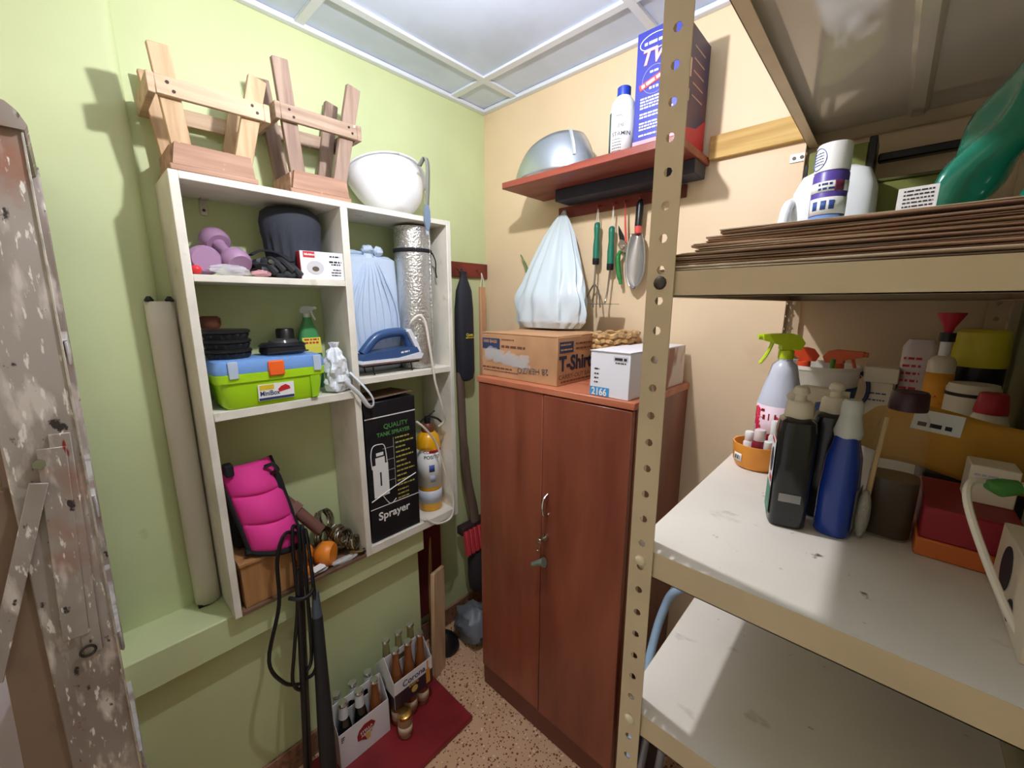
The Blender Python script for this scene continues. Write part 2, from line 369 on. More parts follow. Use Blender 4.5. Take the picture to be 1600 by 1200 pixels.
dumbbell((.05, -1.132, 1.7105), (.142, -1.132, 1.7105), .0375, lil, 'lilac vinyl dumbbell lying flat against the left shelf side')
solo('red_ball', MB().ball((.178, -1.158, 1.684), .0115), mk('red_plastic', (222, 52, 56), .35), 'small red ball in the top left shelf corner', 'ball')
def crumple(c, rx, ry, rz, seed, amt=.25):
    r = random.Random(seed); ph = [r.uniform(0, 6) for _ in range(6)]
    return MB().ball(c, rx, ry, rz, 22, 12, lambda d, a, p: 1+amt*(1.3*noise.noise(Vector((math.cos(a)*math.sin(p)*1.8+ph[0], math.sin(a)*math.sin(p)*1.8+ph[1], math.cos(p)*1.8+ph[2])))+.8*noise.noise(Vector((math.cos(a)*math.sin(p)*4+ph[3], math.sin(a)*math.sin(p)*4, math.cos(p)*4+ph[4])))))
solo('plastic_wrapper', crumple((.175, -1.085, 1.687), .016, .045, .014, 2), clear, 'crumpled clear plastic wrapper in front of the lilac dumbbells', 'wrapper')
solo('plastic_wrapper', crumple((.178, -1.015, 1.682), .014, .026, .009, 3), mk('pink_film', (236, 180, 184), .3, alpha=.6), 'small pinkish plastic wrapper on the top left shelf', 'wrapper')
# ribbed black ankle support, rolled up, and gloves
rib = MB().lathe([(.050, 1.6735), (.064, 1.68), (.068, 1.73), (.072, 1.785), (.077, 1.80), (.079, 1.835), (.074, 1.862), (.058, 1.876), (.03, 1.881)], 60, TR((.092, -.895, 0)), sx=.8, sy=1.08, fn=lambda a, z: 1+(.05*math.sin(18*a) if z < 1.79 else .012*math.sin(3*a)))
solo('knee_pad', rib, mk('ribbed_knit', (50, 54, 64), .8, bump=.2, bs=120), 'rolled black ribbed pad at the back of the top left shelf', 'pad')
gl = thing('work_gloves', 'pair of crumpled black and grey work gloves beside the camera box', 'gloves', (.15, -.97, 1.672))
P('palm', crumple((.155, -.985, 1.700), .030, .050, .026, 5, .3), black, gl)
P('cuff', crumple((.16, -.945, 1.690), .026, .038, .018, 6, .3), mk('grey_knit', (74, 78, 86), .9), gl)
for k, (y, z) in enumerate(((-1.015, 1.715), (-.995, 1.722), (-.97, 1.722), (-.95, 1.712))):
    P('finger', MB().tube(smooth([(.13, y, z-.008), (.16, y+.012, z), (.180, y+.026, z-.018), (.186, y+.036, z-.032)]), [.010]*18+[.006], 8), black, gl)
P('strap', MB().tube(smooth([(.12, -1.02, 1.735), (.10, -.985, 1.752), (.13, -.95, 1.745), (.17, -.93, 1.72)]), .008, 8, flat=.35), black, gl)
P('metal_stud', MB().cyl((.184, -.992, 1.715), (.188, -.992, 1.715), .006, n=12), chrome, gl)
# camera carton
cb = thing('camera_box', 'small white and red carton printed with a dome camera', 'box', (.15, -.85, 1.673))
cbm = mk('carton_white', (238, 238, 240), .5)
CM = TR((.150, -.846, 1.673), math.radians(-5))
P('carton', MB().box(-.035, .035, -.062, .062, 0, .080, .001, CM), cbm, cb)
P('red_side', MB().box(-.033, .033, -.0628, -.0618, .001, .079, 0, CM), mk('carton_red', (200, 44, 56), .5), cb)
F = CM @ face((.0354, -.062, 0), (0, 1, 0), (0, 0, 1))
P('red_corner', patch(F, .008, .062, .040, .079), mk('carton_red', (200, 44, 56), .5), cb)
text('hikvision', .008, F @ Matrix.Translation((.011, .068, .0004)), whitep, cb, bold=.0004)
P('printed_camera', MB().lathe([(.014, 0), (.021, .0003), (.024, .0006)], 20, F @ TR((.040, .034, 0)), sx=1, sy=.8), mk('print_grey', (206, 206, 210), .5), cb)
P('printed_lens', MB().lathe([(.009, 0), (.009, .0009)], 16, F @ TR((.040, .030, .0002)), sx=1.1, sy=.8), mk('print_brown', (96, 86, 66), .5), cb)
P('fine_print', lines(F, [(.082, .112, .066, .004), (.080, .116, .050, .005), (.086, .114, .043, .004), (.09, .114, .028, .003), (.085, .114, .020, .003), (.085, .112, .012, .003)]), ink, cb)

# ------------------------------------------------------------ toolbox compartment
tb = thing('toolbox', 'lime green plastic toolbox with blue lid and orange latch', 'toolbox', (.135, -1.016, 1.323))
lime = mk('lime_plastic', (172, 222, 30), .4); blu = mk('light_blue_plastic', (112, 156, 216), .4); orn = mk('orange_plastic', (244, 104, 40), .4)
y0, y1, z0 = -1.157, -.880, 1.323
body = MB().sup([(.062, .118, z0), (.066, .126, z0+.008), (.072, .136, z0+.075), (.072, .136, z0+.078)], 40, 8, TR((.138, (y0+y1)/2, 0)))
P('box_body', body, lime, tb)
P('box_rim', MB().sup([(.076, .1405, z0+.072), (.077, .142, z0+.094), (.074, .139, z0+.0955)], 40, 9, TR((.138, (y0+y1)/2, 0))), lime, tb)
P('lid', MB().sup([(.076, .141, z0+.0955), (.077, .142, z0+.112), (.072, .136, z0+.128), (.064, .128, z0+.131)], 40, 9, TR((.138, (y0+y1)/2, 0))), blu, tb)
fx = .216
P('latch', MB().box(fx-.004, fx+.006, -1.036, -.996, z0+.082, z0+.124, .003), orn, tb)
for y in (-1.118, -.905): P('clear_clip', MB().box(fx-.003, fx+.003, y-.011, y+.011, z0+.084, z0+.129, .001), mk('clear_plastic_clip', (206, 220, 240), .2, alpha=.75), tb)
P('side_recess', MB().prism([(0, 0), (.018, 0), (.026, .07), (-.002, .07)], -.001, .001, TR((.2105, -.925, z0+.004), PI/2)), mk('lime_dark_panel', (150, 200, 30), .45), tb)
F = face((.2085, -1.066, z0+.014), (0, 1, 0), (.06, 0, 1))
lb = P('sticker', patch(F, 0, .0, .092, .046, .0012), whitep, tb)
F2 = F @ Matrix.Translation((0, 0, .0013))
P('sticker_band', patch(F2, .001, .001, .091, .008), mk('navy_print', (44, 60, 110), .5), lb)
text('MiniBox', .019, F2 @ Matrix.Translation((.004, .014, 0)), mk('navy_print', (44, 60, 110), .5), lb, bold=.0004, wx=.78)
P('printed_flash', patch(F2, .004, .030, .040, .044), mk('print_yellow', (226, 196, 50), .5), lb)
P('printed_car', MB().prism([(.052, .020), (.082, .026), (.080, .034), (.070, .040), (.058, .036), (.050, .028)], .0002, .0008, F2 @ Matrix(((1, 0, 0, 0), (0, 0, 1, 0), (0, 1, 0, 0), (0, 0, 0, 1)))), redink, lb)
# three round brushes stacked on the lid
for k in range(3):
    z = z0+.132+k*.026
    o = thing('round_brush', ['round black brush, lowest of the stack on the toolbox', 'round black brush, middle of the stack on the toolbox', 'round black brush on top of the stack on the toolbox'][k], 'brush', (.125, -1.103, z), 'black brushes stacked on the toolbox')
    M = TR((.125, -1.103, z), k*.3)
    P('bristles', MB().lathe([(.047, 0), (.052, .012), (.050, .0155)], 48, M, fn=lambda a, zz: 1+.05*math.sin(16*a)), black, o)
    P('plate', MB().lathe([(.050, .0155), (.0565, .017), (.0565, .023), (.052, .0258)], 36, M), blackp, o)
solo('brown_disc', MB().lathe([(.02, 0), (.025, .01), (.025, .028), (.018, .034)], 20, TR((.07, -1.125, z0+.132+.0785))), mk('brown_leather', (104, 58, 40), .6), 'small brown round block on top of the black brushes', 'block')
dz = z0+.1315
dl = thing('round_housing', 'flat black round housing with a glossy top on the toolbox lid', 'housing', (.12, -.968, dz))
P('housing', MB().lathe([(.050, dz), (.058, dz+.008), (.056, dz+.022), (.060, dz+.026), (.050, dz+.034)], 32, TR((.125, -.965, 0)), sx=.85, sy=1.1), blackp, dl)
P('glossy_lens', MB().lathe([(.040, dz+.034), (.036, dz+.041), (.018, dz+.046)], 28, TR((.125, -.962, 0)), sx=.85, sy=1.05), mk('dark_gloss', (52, 52, 56), .12), dl)
P('strap_loop', MB().tube(smooth([(.17, -1.02, dz+.006), (.195, -.97, dz+.012), (.18, -.915, dz+.010)]), .006, 8, flat=.4), black, dl)
solo('black_canister', MB().lathe([(.022, dz), (.026, dz+.004), (.026, dz+.066), (.023, dz+.070)], 24, TR((.048, -.93, 0))), blackp, 'black round canister standing behind the flat black housing on the toolbox', 'canister')
def trigger(M, m, o, nose=1, lever=True):
    """spray head: neck at the origin, nozzle toward +x"""
    P('spray_collar', MB().lathe([(.0135, 0), (.0135, .016), (.010, .018)], 18, M), m, o)
    h = P('spray_head', MB().prism([(-.022, .018), (.012, .018), (.012, .026), (.045, .036), (.046, .048), (-.004, .050), (-.018, .046), (-.028, .032)], -.010, .010, M), m, o)
    P('nozzle', MB().cyl((.045, 0, .042), (.053, 0, .042), .0055, M=M), m, h)
    if lever: P('trigger_lever', MB().tube(smooth([(.026, 0, .034), (.030, 0, .02), (.036, 0, .004), (.046, 0, -.012)]), [.005]*18+[.003], 8, M=M, flat=.7), m, h)
sp = thing('spray_bottle', 'slim green spray bottle with white trigger behind the toolbox', 'bottle', (.062, -.858, dz-.131))
gp = mk('green_translucent', (72, 150, 92), .3, coat=.2)
zz = z0
P('bottle_body', MB().sup([(.024, .032, zz), (.026, .036, zz+.006), (.026, .036, zz+.11), (.024, .034, zz+.15), (.020, .027, zz+.19), (.013, .014, zz+.222), (.012, .012, zz+.235)], 28, 3, TR((.045, -.858, 0))), gp, sp)
F = face((.0716, -.888, zz+.128), (0, 1, 0), (-.06, 0, 1))
P('yellow_label', patch(F, 0, -.01, .058, .042, .0012), mk('label_yellow', (232, 222, 90), .5), sp)
P('label_print', lines(F @ Matrix.Translation((0, 0, .001)), [(.008, .05, .022, .006), (.006, .052, .033, .005)]), redink, sp)
M = TR((.045, -.858, zz+.235), math.radians(28)); trigger(M @ Matrix.Scale(.72, 4), whitep, sp)
bagw = mk('thin_white_bag', (228, 234, 240), .35, bump=.5, bs=30, alpha=.93)
wb = thing('plastic_bag', 'white plastic bag squeezed between toolbox and divider', 'bag', (.19, -.835, 1.323))
def fold(c, rx, ry, rz, seed, amt): return crumple(c, rx, ry, rz, seed, amt)
def fine(pr, n=4): return [(pr[i][0]*(1-j/n)+pr[i+1][0]*j/n, pr[i][1]*(1-j/n)+pr[i+1][1]*j/n) for i in range(len(pr)-1) for j in range(n)]+[pr[-1]]
bgm = MB().lathe(fine([(.020, 1.3235), (.033, 1.33), (.038, 1.36), (.036, 1.40), (.032, 1.43), (.022, 1.452), (.010, 1.466), (.016, 1.482)]), 56, TR((.172, -.832, 0)), sx=.85, sy=1.0, fn=lambda a, z: 1+.42*noise.noise(Vector((math.cos(a)*1.6, math.sin(a)*1.6, z*30)))+.26*noise.noise(Vector((math.cos(a)*4, math.sin(a)*4, z*60))))
P('bag_body', bgm, bagw, wb, ang=14)
P('bag_handle', MB().tube(smooth([(.200, -.80, 1.385), (.219, -.772, 1.345), (.222, -.742, 1.300), (.222, -.738, 1.270), (.222, -.755, 1.268), (.220, -.785, 1.315), (.205, -.822, 1.36)], 5), .0085, 8, flat=.4), bagw, wb)

# ------------------------------------------------------------ bottom left compartment
zb = .7285
wbx = thing('wooden_box', 'small varnished wooden box under the pink ankle weight', 'box', (.12, -1.09, zb))
wv = woodmat('varnished_wood', (186, 138, 88), (150, 100, 58), (20, 20, 2))
P('box_panel', MB().box(.172, .188, -1.158, -1.024, zb, .862, .0015), wv, wbx)
P('box_panel', MB().box(.035, .171, -1.158, -1.146, zb, .862, .0015), wv, wbx)
P('box_panel', MB().box(.035, .171, -1.036, -1.024, zb, .862, .0015), wv, wbx)
P('box_lid', MB().box(.028, .194, -1.162, -1.018, .862, .872, .0015), wv, wbx)
pk = thing('ankle_weight', 'bright pink padded ankle weight with black trim on the wooden box', 'weight', (.13, -1.095, .873))
pm = mk('pink_fabric', (226, 56, 146), .75, bump=.1, bs=120); bt = mk('black_webbing', (24, 22, 26), .8)
def pink_fn(u, v):
    # u along the length (0 bottom, 1 top), v across the width
    y = -1.152+v*.134; z = .892+u*.235-v*.030*(1-u)
    bul = .030*math.sin(PI*min(max(v, 0), 1))**.8-.020+.016*abs(math.sin(PI*3*u))**.5*math.sin(PI*min(max(v, .0), 1))**.4
    return (.190-.075*u-.03*u**3+bul, y+.030*(1-u)-.005*u, z)
P('pad', MB().grid(pink_fn, 42, 14), pm, pk, thick=.010)
P('back_pad', MB().bar((.10, -1.10, .876), (.07, -1.10, 1.12), .105, .05, (1, 0, 0), .02), bt, pk)
for v in (-.02, 1.02): P('binding', MB().tube([pink_fn(u/20, v) for u in range(21)], .0085, 8), bt, pk)
P('binding', MB().tube([pink_fn(-.02, v/8) for v in range(-1, 10)], .010, 8), bt, pk)
P('strap', MB().tube(smooth([(.09, -1.035, 1.10), (.11, -1.018, 1.08), (.12, -1.01, 1.04), (.12, -1.005, .99)]), .014, 8, flat=.25), bt, pk)
P('strap_tab', MB().box(.09, .125, -1.150, -1.128, 1.112, 1.146, .003), bt, pk)
P('buckle', MB().tube(smooth([(.12, -1.05, 1.115), (.13, -1.03, 1.12), (.135, -1.02, 1.10), (.12, -1.035, 1.09)]), .006, 6), blackp, pk)
hd = thing('plastic_pipe', 'brown plastic pipe with a square collar lying across the bottom shelf', 'pipe', (.10, -.97, .80))
hb = mk('brown_plastic', (112, 76, 66), .35)
P('barrel', MB().tube([(.085, -1.030, 1.012), (.12, -.990, .960)], .022, 16), hb, hd)
P('collar', MB().tube([(.12, -.990, .960), (.132, -.976, .942)], .029, 4), hb, hd)
P('nozzle', MB().tube([(.132, -.976, .942), (.17, -.925, .868)], .0185, 16), hb, hd)
P('opening', MB().tube([(.1695, -.9255, .8685), (.171, -.9235, .866)], .016, 16), blackp, hd)
P('stub', MB().tube([(.125, -.985, .948), (.165, -1.030, .884)], [.020, .014], 12), mk('dark_brown_plastic', (60, 40, 42), .4), hd)
dumbbell((.090, -.972, .770), (.155, -.910, .770), .041, org_, 'orange vinyl dumbbell lying on the bottom shelf, nearer the chrome clamps', None)
dumbbell((.166, -.985, .748), (.166, -.983, .815), .0285, org_, 'orange vinyl dumbbell standing upright behind the black cable', None)
spg = mk('grip_chrome', (150, 142, 128), .25, 1)
def coil(c, ax, R, n, pitch, r):
    c = Vector(c); q = Vector(ax).to_track_quat('Z', 'X').to_matrix()
    return MB().tube([c+q @ Vector((R*math.cos(t*2*PI/12), R*math.sin(t*2*PI/12), pitch*t/12)) for t in range(12*n+1)], r, 6)
for c, ax, R in (((.055, -.880, .838), (.5, .5, .3), .034), ((.045, -.885, .766), (.5, .4, .1), .034), ((.085, -.845, .764), (.6, .2, .1), .032), ((.10, -.855, .812), (.6, .2, -.3), .026), ((.125, -.846, .790), (.7, .3, .2), .026), ((.145, -.825, .768), (.6, .5, .1), .022)):
    solo('spring_collar', coil(c, ax, R, 3, .010, .0042), spg, {.838: 'large chrome spring collar on top of the heap, farthest left', .812: 'chrome spring collar in the middle of the heap', .766: 'large chrome spring collar at the bottom left of the heap', .764: 'large chrome spring collar at the bottom middle of the heap', .790: 'chrome spring collar second from the brass keys'}.get(c[2], 'small chrome spring collar nearest the brass keys'), 'spring', 'chrome spring collars on the bottom shelf')
kr = thing('door_keys', 'small bunch of brass keys on the bottom shelf', 'keys', (.182, -.825, zb))
P('key_ring', coil((.178, -.835, zb+.012), (.3, .2, 1), .012, 2, .001, .0012), chrome, kr)
br = mk('brass', (206, 182, 120), .3, .9)
for a in (-.2, .5, 1.0):
    M = TR((.182, -.83, zb+.014+a*.006), PI/2-a*.6)
    P('key', MB().lathe([(.0085, 0), (.0085, .002)], 14, M @ TR((-.002, 0, 0))).box(.005, .034, -.0025, .0025, 0, .002, 0, M).box(.022, .032, -.005, -.002, 0, .002, 0, M), br, kr)
solo('black_plug', MB().tube([(.188, -.803, zb+.012), (.190, -.785, zb+.012)], [.006, .010], 12), blackp, 'small black plug at the end of the brown bottom board', 'plug')
solo('plastic_wrapper', crumple((.182, -.965, zb+.012), .014, .042, .011, 21, .3), clear, 'crumpled clear bag in front of the orange dumbbells', 'wrapper')
solo('plastic_wrapper', crumple((.184, -.860, zb+.009), .013, .045, .0085, 22, .3), clear, 'clear plastic strip lying beside the brass keys', 'wrapper')
solo('paper_tag', MB().box(-.010, .010, -.020, .020, 0, .001, 0, TR((.190, -.950, zb+.026), .2, 0, .5)), whitep, 'white paper tag on the clear bag', 'tag')

# ------------------------------------------------------------ upper right compartment
bb = thing('wrapped_parcel', 'pale blue plastic bag with a tied top standing behind the iron', 'bag', (.06, -.655, 1.361))
bagb = mk('pale_blue_bag', (196, 214, 236), .35, bump=.6, bs=22)
def bagfn(a, z): return 1+.05*math.sin(7*a+z*20)+.035*math.sin(13*a+z*9)
P('bag_body', MB().sup([(.040, .100, 1.361), (.05, .108, 1.37), (.052, .110, 1.5), (.05, .108, 1.66), (.046, .104, 1.755), (.03, .085, 1.768)], 40, 5, TR((.062, -.652, 0))), bagb, bb)
for k in range(8):
    y = -.745+k*.026; P('fold', MB().tube(smooth([(.10, -.655+(y+.655)*.15, 1.772), (.114, (y-.655)/2+.0, 1.70), (.115, y, 1.58), (.114, y+.004, 1.46)]), [.003]*7+[.006]*11+[.003], 6, flat=.6), bagb, bb)
P('knot', crumple((.085, -.650, 1.786), .018, .020, .016, 31, .25), bagb, bb); P('knot', crumple((.095, -.615, 1.783), .014, .018, .016, 32, .2), bagb, bb); P('knot', crumple((.07, -.70, 1.776), .014, .045, .008, 33, .2), bagb, bb)
fr = thing('foil_roll', 'tall roll of silver bubble foil held by a black strap', 'roll', (.112, -.480, 1.361))
foil = mk('silver_foil', (214, 214, 212), .2, .9, bump=1, bs=130)
M = TR((.108, -.480, 1.361))
P('foil_tube', MB().lathe([(.064, 0), (.068, .002), (.068, .515), (.064, .517)], 44, M), foil, fr)
P('overlap_edge', MB().tube([M @ Vector((.069*math.cos(.5), .069*math.sin(.5), z)) for z in (.004, .2, .4, .51)], .0022, 6), foil, fr)
P('strap', MB().lathe([(.0695, .425), (.071, .427), (.071, .437), (.0695, .439)], 44, M), bt, fr)
P('strap_end', MB().tube(smooth([M @ Vector(p) for p in ((.045, .055, .43), (.05, .066, .40), (.045, .070, .36), (.05, .070, .34))]), .006, 6, flat=.4), bt, fr)
P('inner_core', MB().lathe([(.045, .517), (.045, .5185)], 24, M), blackp, fr)
iron = thing('steam_iron', 'blue and white steam iron standing on a wire rest', 'iron', (.15, -.62, 1.361))
ib = mk('iron_blue', (52, 84, 132), .3, coat=.3); iw = mk('iron_white', (226, 230, 236), .35)
IM = Matrix.Translation((.145, -.63, 1.361)) @ Matrix.Rotation(PI/2, 4, 'Z')     # local x runs along +y of the room
P('soleplate', MB().prism([(-.118, .036), (.112, .036), (.112, .042), (-.122, .042)], -.045, .045, IM), mk('sole_steel', (176, 176, 178), .3, .9), iron)
P('skirt', MB().prism([(-.122, .042), (.112, .042), (.122, .058), (.110, .066), (.02, .052), (-.115, .052)], -.047, .047, IM), iw, iron)
P('iron_body', MB().prism([(-.115, .052), (.02, .052), (.108, .066), (.098, .085), (.060, .086), (.0, .082), (-.055, .078), (-.100, .072)], -.042, .042, IM), ib, iron)
P('handle', MB().tube(smooth([IM @ Vector((x, 0, z)) for x, z in ((-.095, .072), (-.070, .100), (-.035, .128), (.02, .139), (.065, .137), (.085, .118), (.094, .080))]), .0165, 10), ib, iron)
P('heel', MB().prism([(.070, .142), (.084, .150), (.112, .096), (.124, .066), (.112, .060), (.096, .09)], -.030, .030, IM), iw, iron)
P('printed_marks', lines(face((.1875, -.60, 1.428), (0, 1, .1), (0, 0, 1)), [(0, .035, 0, .006)]), whitep, iron)
wire = mk('dark_wire', (56, 52, 50), .4, .8)
rs = thing('wire_rest', 'thin dark wire rest under the steam iron', 'rest', (.15, -.64, 1.361))
P('wire_frame', MB().tube([(.115, -.742, 1.393), (.185, -.742, 1.393), (.185, -.525, 1.393), (.115, -.525, 1.393), (.115, -.742, 1.393)], .0025, 6).tube([(.115, -.64, 1.393), (.185, -.64, 1.393)], .0025, 6), wire, rs)
for x in (.118, .183):
    for y in (-.71, -.56): P('foot', MB().tube([(x, y, 1.393), (x+.002, y+.004, 1.362)], .0025, 6), wire, rs)
cordm = mk('cream_cord', (226, 220, 206), .5)
P('cord', MB().tube(smooth([IM @ Vector((.100, 0, .135)), (.178, -.548, 1.535), (.190, -.520, 1.560), (.198, -.500, 1.535), (.205, -.490, 1.45), (.207, -.478, 1.36), (.208, -.470, 1.30), (.206, -.440, 1.20), (.190, -.420, 1.14), (.17, -.435, 1.115)]), .0045, 8), cordm, iron)

# ------------------------------------------------------------ lower right compartment
sb = thing('sprayer_box', 'tall black carton with a white tank sprayer printed on it', 'box', (.12, -.655, .749))
bk = mk('black_carton', (30, 32, 36), .35, var=.2, vs=14); overlay(bk, (90, 90, 92), 30, .70, .78)
z0 = .749
P('carton', MB().box(.04, .19, -.758, -.556, z0, 1.268, .0015), bk, sb)
P('top_flap', MB().box(-.075, .075, -.098, .098, 0, .0015, 0, TR((.110, -.657, 1.276), .03, .03, -.05)), mk('carton_brown_flap', (120, 96, 78), .7), sb)
F = face((.1904, -.758, z0), (0, 1, 0), (0, 0, 1))
pw = mk('print_white', (236, 236, 232), .5); pg = mk('print_green', (88, 150, 80), .5); py_ = mk('print_olive', (176, 170, 80), .5)
P('white_rule', patch(F, 0, .462, .202, .466).box(0, .202, .128, .131, 0, .0004, 0, F), pw, sb)
text('QUALITY', .024, F @ Matrix.Translation((.118, .418, 0)), pg, sb, align='CENTER', bold=.0003)
text('TANK SPRAYER', .021, F @ Matrix.Translation((.108, .392, 0)), pg, sb, align='CENTER', bold=.0004, wx=.92)
text('Sprayer', .042, F @ Matrix.Translation((.028, .080, 0)), pw, sb, bold=.001)
pt = P('printed_tank', patch(F, .018, .170, .078, .292), pw, sb)
P('printed_tank_handle', MB().tube(smooth([(.1912, -.742, z0+.28), (.1912, -.744, z0+.33), (.1912, -.735, z0+.362), (.1912, -.71, z0+.366), (.1912, -.690, z0+.355), (.1912, -.683, z0+.29)]), .0016, 6), pw, pt)
P('printed_tank_cap', patch(F, .030, .292, .066, .318).box(.034, .062, .324, .336, 0, .0004, 0, F), pw, pt)
P('printed_tank_window', patch(F @ Matrix.Translation((0, 0, .0005)), .044, .21, .050, .262), ink, pt)
P('printed_lance', MB().tube([(.1910, -.752, z0+.16), (.1910, -.66, z0+.190), (.1910, -.566, z0+.215)], .002, 6).tube(smooth([(.191, -.71, z0+.175), (.191, -.68, z0+.13), (.191, -.655, z0+.142)]), .0014, 6), pw, sb)
P('printed_list', lines(F, [(.112, .17-.0+.02*math.sin(k*2.1), .372-k*.0185, .0055) for k in range(11)]), py_, sb)
P('printed_pointer', MB().box(.104, .1048, .19, .38, 0, .0004, 0, F).box(.06, .104, .345, .3458, 0, .0004, 0, F).box(.07, .104, .30, .3008, 0, .0004, 0, F).box(.078, .104, .26, .2608, 0, .0004, 0, F).box(.078, .104, .22, .2208, 0, .0004, 0, F), pw, sb)
P('printed_list', lines(F, [(.112, .158, .168-k*.016, .005) for k in range(3)]), py_, sb)
fe = thing('fire_extinguisher', 'yellow cylinder extinguisher with white label standing in the shelf', 'extinguisher', (.112, -.448, .749))
yel = mk('extinguisher_yellow', (240, 174, 26), .3, coat=.3)
M = TR((.112, -.448, .749))
P('cylinder', MB().lathe([(.046, 0), (.049, .004), (.049, .295), (.044, .318), (.030, .334), (.017, .340)], 32, M), yel, fe)
P('neck', MB().lathe([(.022, .332), (.026, .34), (.026, .362), (.018, .372)], 20, M), mk('brown_neck', (118, 66, 44), .4), fe)
P('valve', MB().lathe([(.012, .372), (.014, .39), (.010, .40)], 16, M), blackp, fe)
P('lever', MB().tube(smooth([M @ Vector(p) for p in ((-.01, -.03, .375), (0, 0, .398), (.02, .03, .390), (.03, .048, .372))]), .0045, 8), blackp, fe)
P('lever', MB().tube(smooth([M @ Vector(p) for p in ((0, -.005, .392), (.01, .015, .412), (.01, .03, .42))]), .0035, 8), blackp, fe)
def band(M, R, z0, z1, a0, a1, n=20):
    return MB().grid(lambda u, v: (R*math.cos(a0+(a1-a0)*u), R*math.sin(a0+(a1-a0)*u), z0+(z1-z0)*v), n, 1, M)
a0, a1 = -2.0, 1.1
P('label', band(M, .0494, .106, .268, a0, a1), pw, fe, thick=.0004); P('lower_label', band(M, .0494, .035, .090, a0, a1), mk('print_pale_blue', (206, 212, 224), .5), fe, thick=.0004)
P('label_header', band(M, .0498, .255, .268, -.55, .9), redink, fe, thick=.0003)
def curved(mb, M, R):
    for p in mb.v: a = p.x/R; p.xyz = M @ Vector((R*math.cos(a), R*math.sin(a), p.y))
    return mb
P('lettering', curved(text_mb('POSITO', .020, Matrix(), bold=.0004).add([], []), M @ Matrix.Rotation(-1.02, 4, 'Z') @ Matrix.Translation((0, 0, .232)), .0501), ink, fe)
P('lettering', curved(text_mb('COR', .017, Matrix(), bold=.0004), M @ Matrix.Rotation(-1.05, 4, 'Z') @ Matrix.Translation((0, 0, .2555)), .0501), redink, fe)
P('printed_pictogram', band(M, .0499, .175, .205, -.62, -.16), blueink, fe, thick=.0003); P('printed_pictogram', band(M, .0499, .13, .16, -.55, -.12), mk('print_grey2', (170, 178, 196), .5), fe, thick=.0003)
solo('extension_cord', MB().tube(smooth([(.192, -.553, 1.165), (.200, -.520, 1.13), (.196, -.470, 1.06), (.200, -.438, .95), (.205, -.415, .86), (.212, -.404, .80), (.214, -.412, .735), (.210, -.44, .715), (.207, -.49, .722), (.2, -.53, .753), (.198, -.545, .756)]), .0042, 8), cordm, 'white power cord looping beside the yellow extinguisher', 'cord')
# ------------------------------------------------------------ beside and below the shelf unit
du = thing('cable_duct', 'long white plastic duct standing on the ledge beside the shelf unit', 'duct', (.06, -1.22, .716))
dm = mk('duct_white', (222, 216, 204), .4)
def ductpt(u, z):
    a = PI*(.0+u); return (.036+.030*math.sin(a)+(1.6-z)*.010, -1.2225-.030*math.cos(a), z)
P('channel', MB().grid(lambda u, v: ductpt(u, .722+v*.885), 14, 12), dm, du, thick=.002)
P('back_plate', MB().box(.040, .044, -1.250, -1.195, .722, 1.600), dm, du)
for y in (-1.243, -1.202): P('end_clip', MB().lathe([(.009, 0), (.010, .005), (.004, .014)], 12, TR((.050, y, 1.606))), blackp, du)
P('end_clip', MB().box(.05, .07, -1.25, -1.225, .7165, .724), blackp, du)
# coiled black cable hanging from the hair dryer shelf
cbm2 = mk('black_cable', (22, 22, 24), .35)
hc = thing('black_cable', 'bundle of black cable hanging in loops from the shelf', 'cable', (.22, -1.04, .42))
loops = [[(.195, -1.00, .90), (.22, -1.045, .93), (.228, -1.075, .86), (.23, -1.085, .72), (.235, -1.13, .56), (.235, -1.10, .46), (.235, -1.06, .42)],
 [(.19, -.995, .91), (.215, -1.02, .94), (.226, -1.03, .86), (.23, -1.035, .7), (.235, -1.06, .55), (.235, -1.075, .44), (.235, -1.05, .395), (.235, -1.03, .46)],
 [(.19, -.99, .91), (.215, -1.005, .935), (.225, -1.010, .86), (.23, -1.02, .7), (.235, -1.03, .58), (.235, -1.04, .47)],
 [(.19, -.985, .91), (.215, -.995, .93), (.225, -.998, .86), (.23, -1.005, .7), (.236, -1.01, .58), (.238, -1.02, .47), (.24, -1.055, .45)],
 [(.19, -.98, .90), (.215, -.985, .91), (.225, -.985, .85), (.232, -.985, .7), (.238, -.985, .56), (.240, -1.01, .44), (.24, -1.04, .43)]]
for L in loops: P('cable_loop', MB().tube(smooth(L), .0055, 8), cbm2, hc)
P('cable_tie', MB().tube(smooth([(.222, -1.055, .72), (.246, -1.03, .715), (.246, -1.005, .715), (.23, -.985, .72)]), .006, 8), cbm2, hc)
solo('curtain_rod', MB().cyl((.235, -1.062, .0), (.205, -1.005, .86), .0085), mk('brown_metal_rod', (120, 100, 86), .35, .6), 'thin brown metal rod leaning behind the black cable', 'rod')
solo('black_rod', MB().cyl((.256, -1.078, .0), (.224, -1.022, .80), .0095), blackp, 'thin black rod leaning between the cable and the grey tube', 'rod')
tr_ = thing('black_tripod_bag', 'dark grey folded tube leaning against the lower green wall', 'tube', (.29, -1.03, 0))
P('tube_body', MB().tube([(.295, -1.02, .0), (.285, -1.013, .2), (.235, -.985, .62)], [.026, .025, .016], 10), mk('dark_grey_fabric', (36, 38, 42), .55), tr_)
P('tube_cap', MB().tube([(.235, -.985, .62), (.226, -.980, .70)], [.015, .010], 10), mk('grey_cap', (78, 88, 98), .5), tr_)
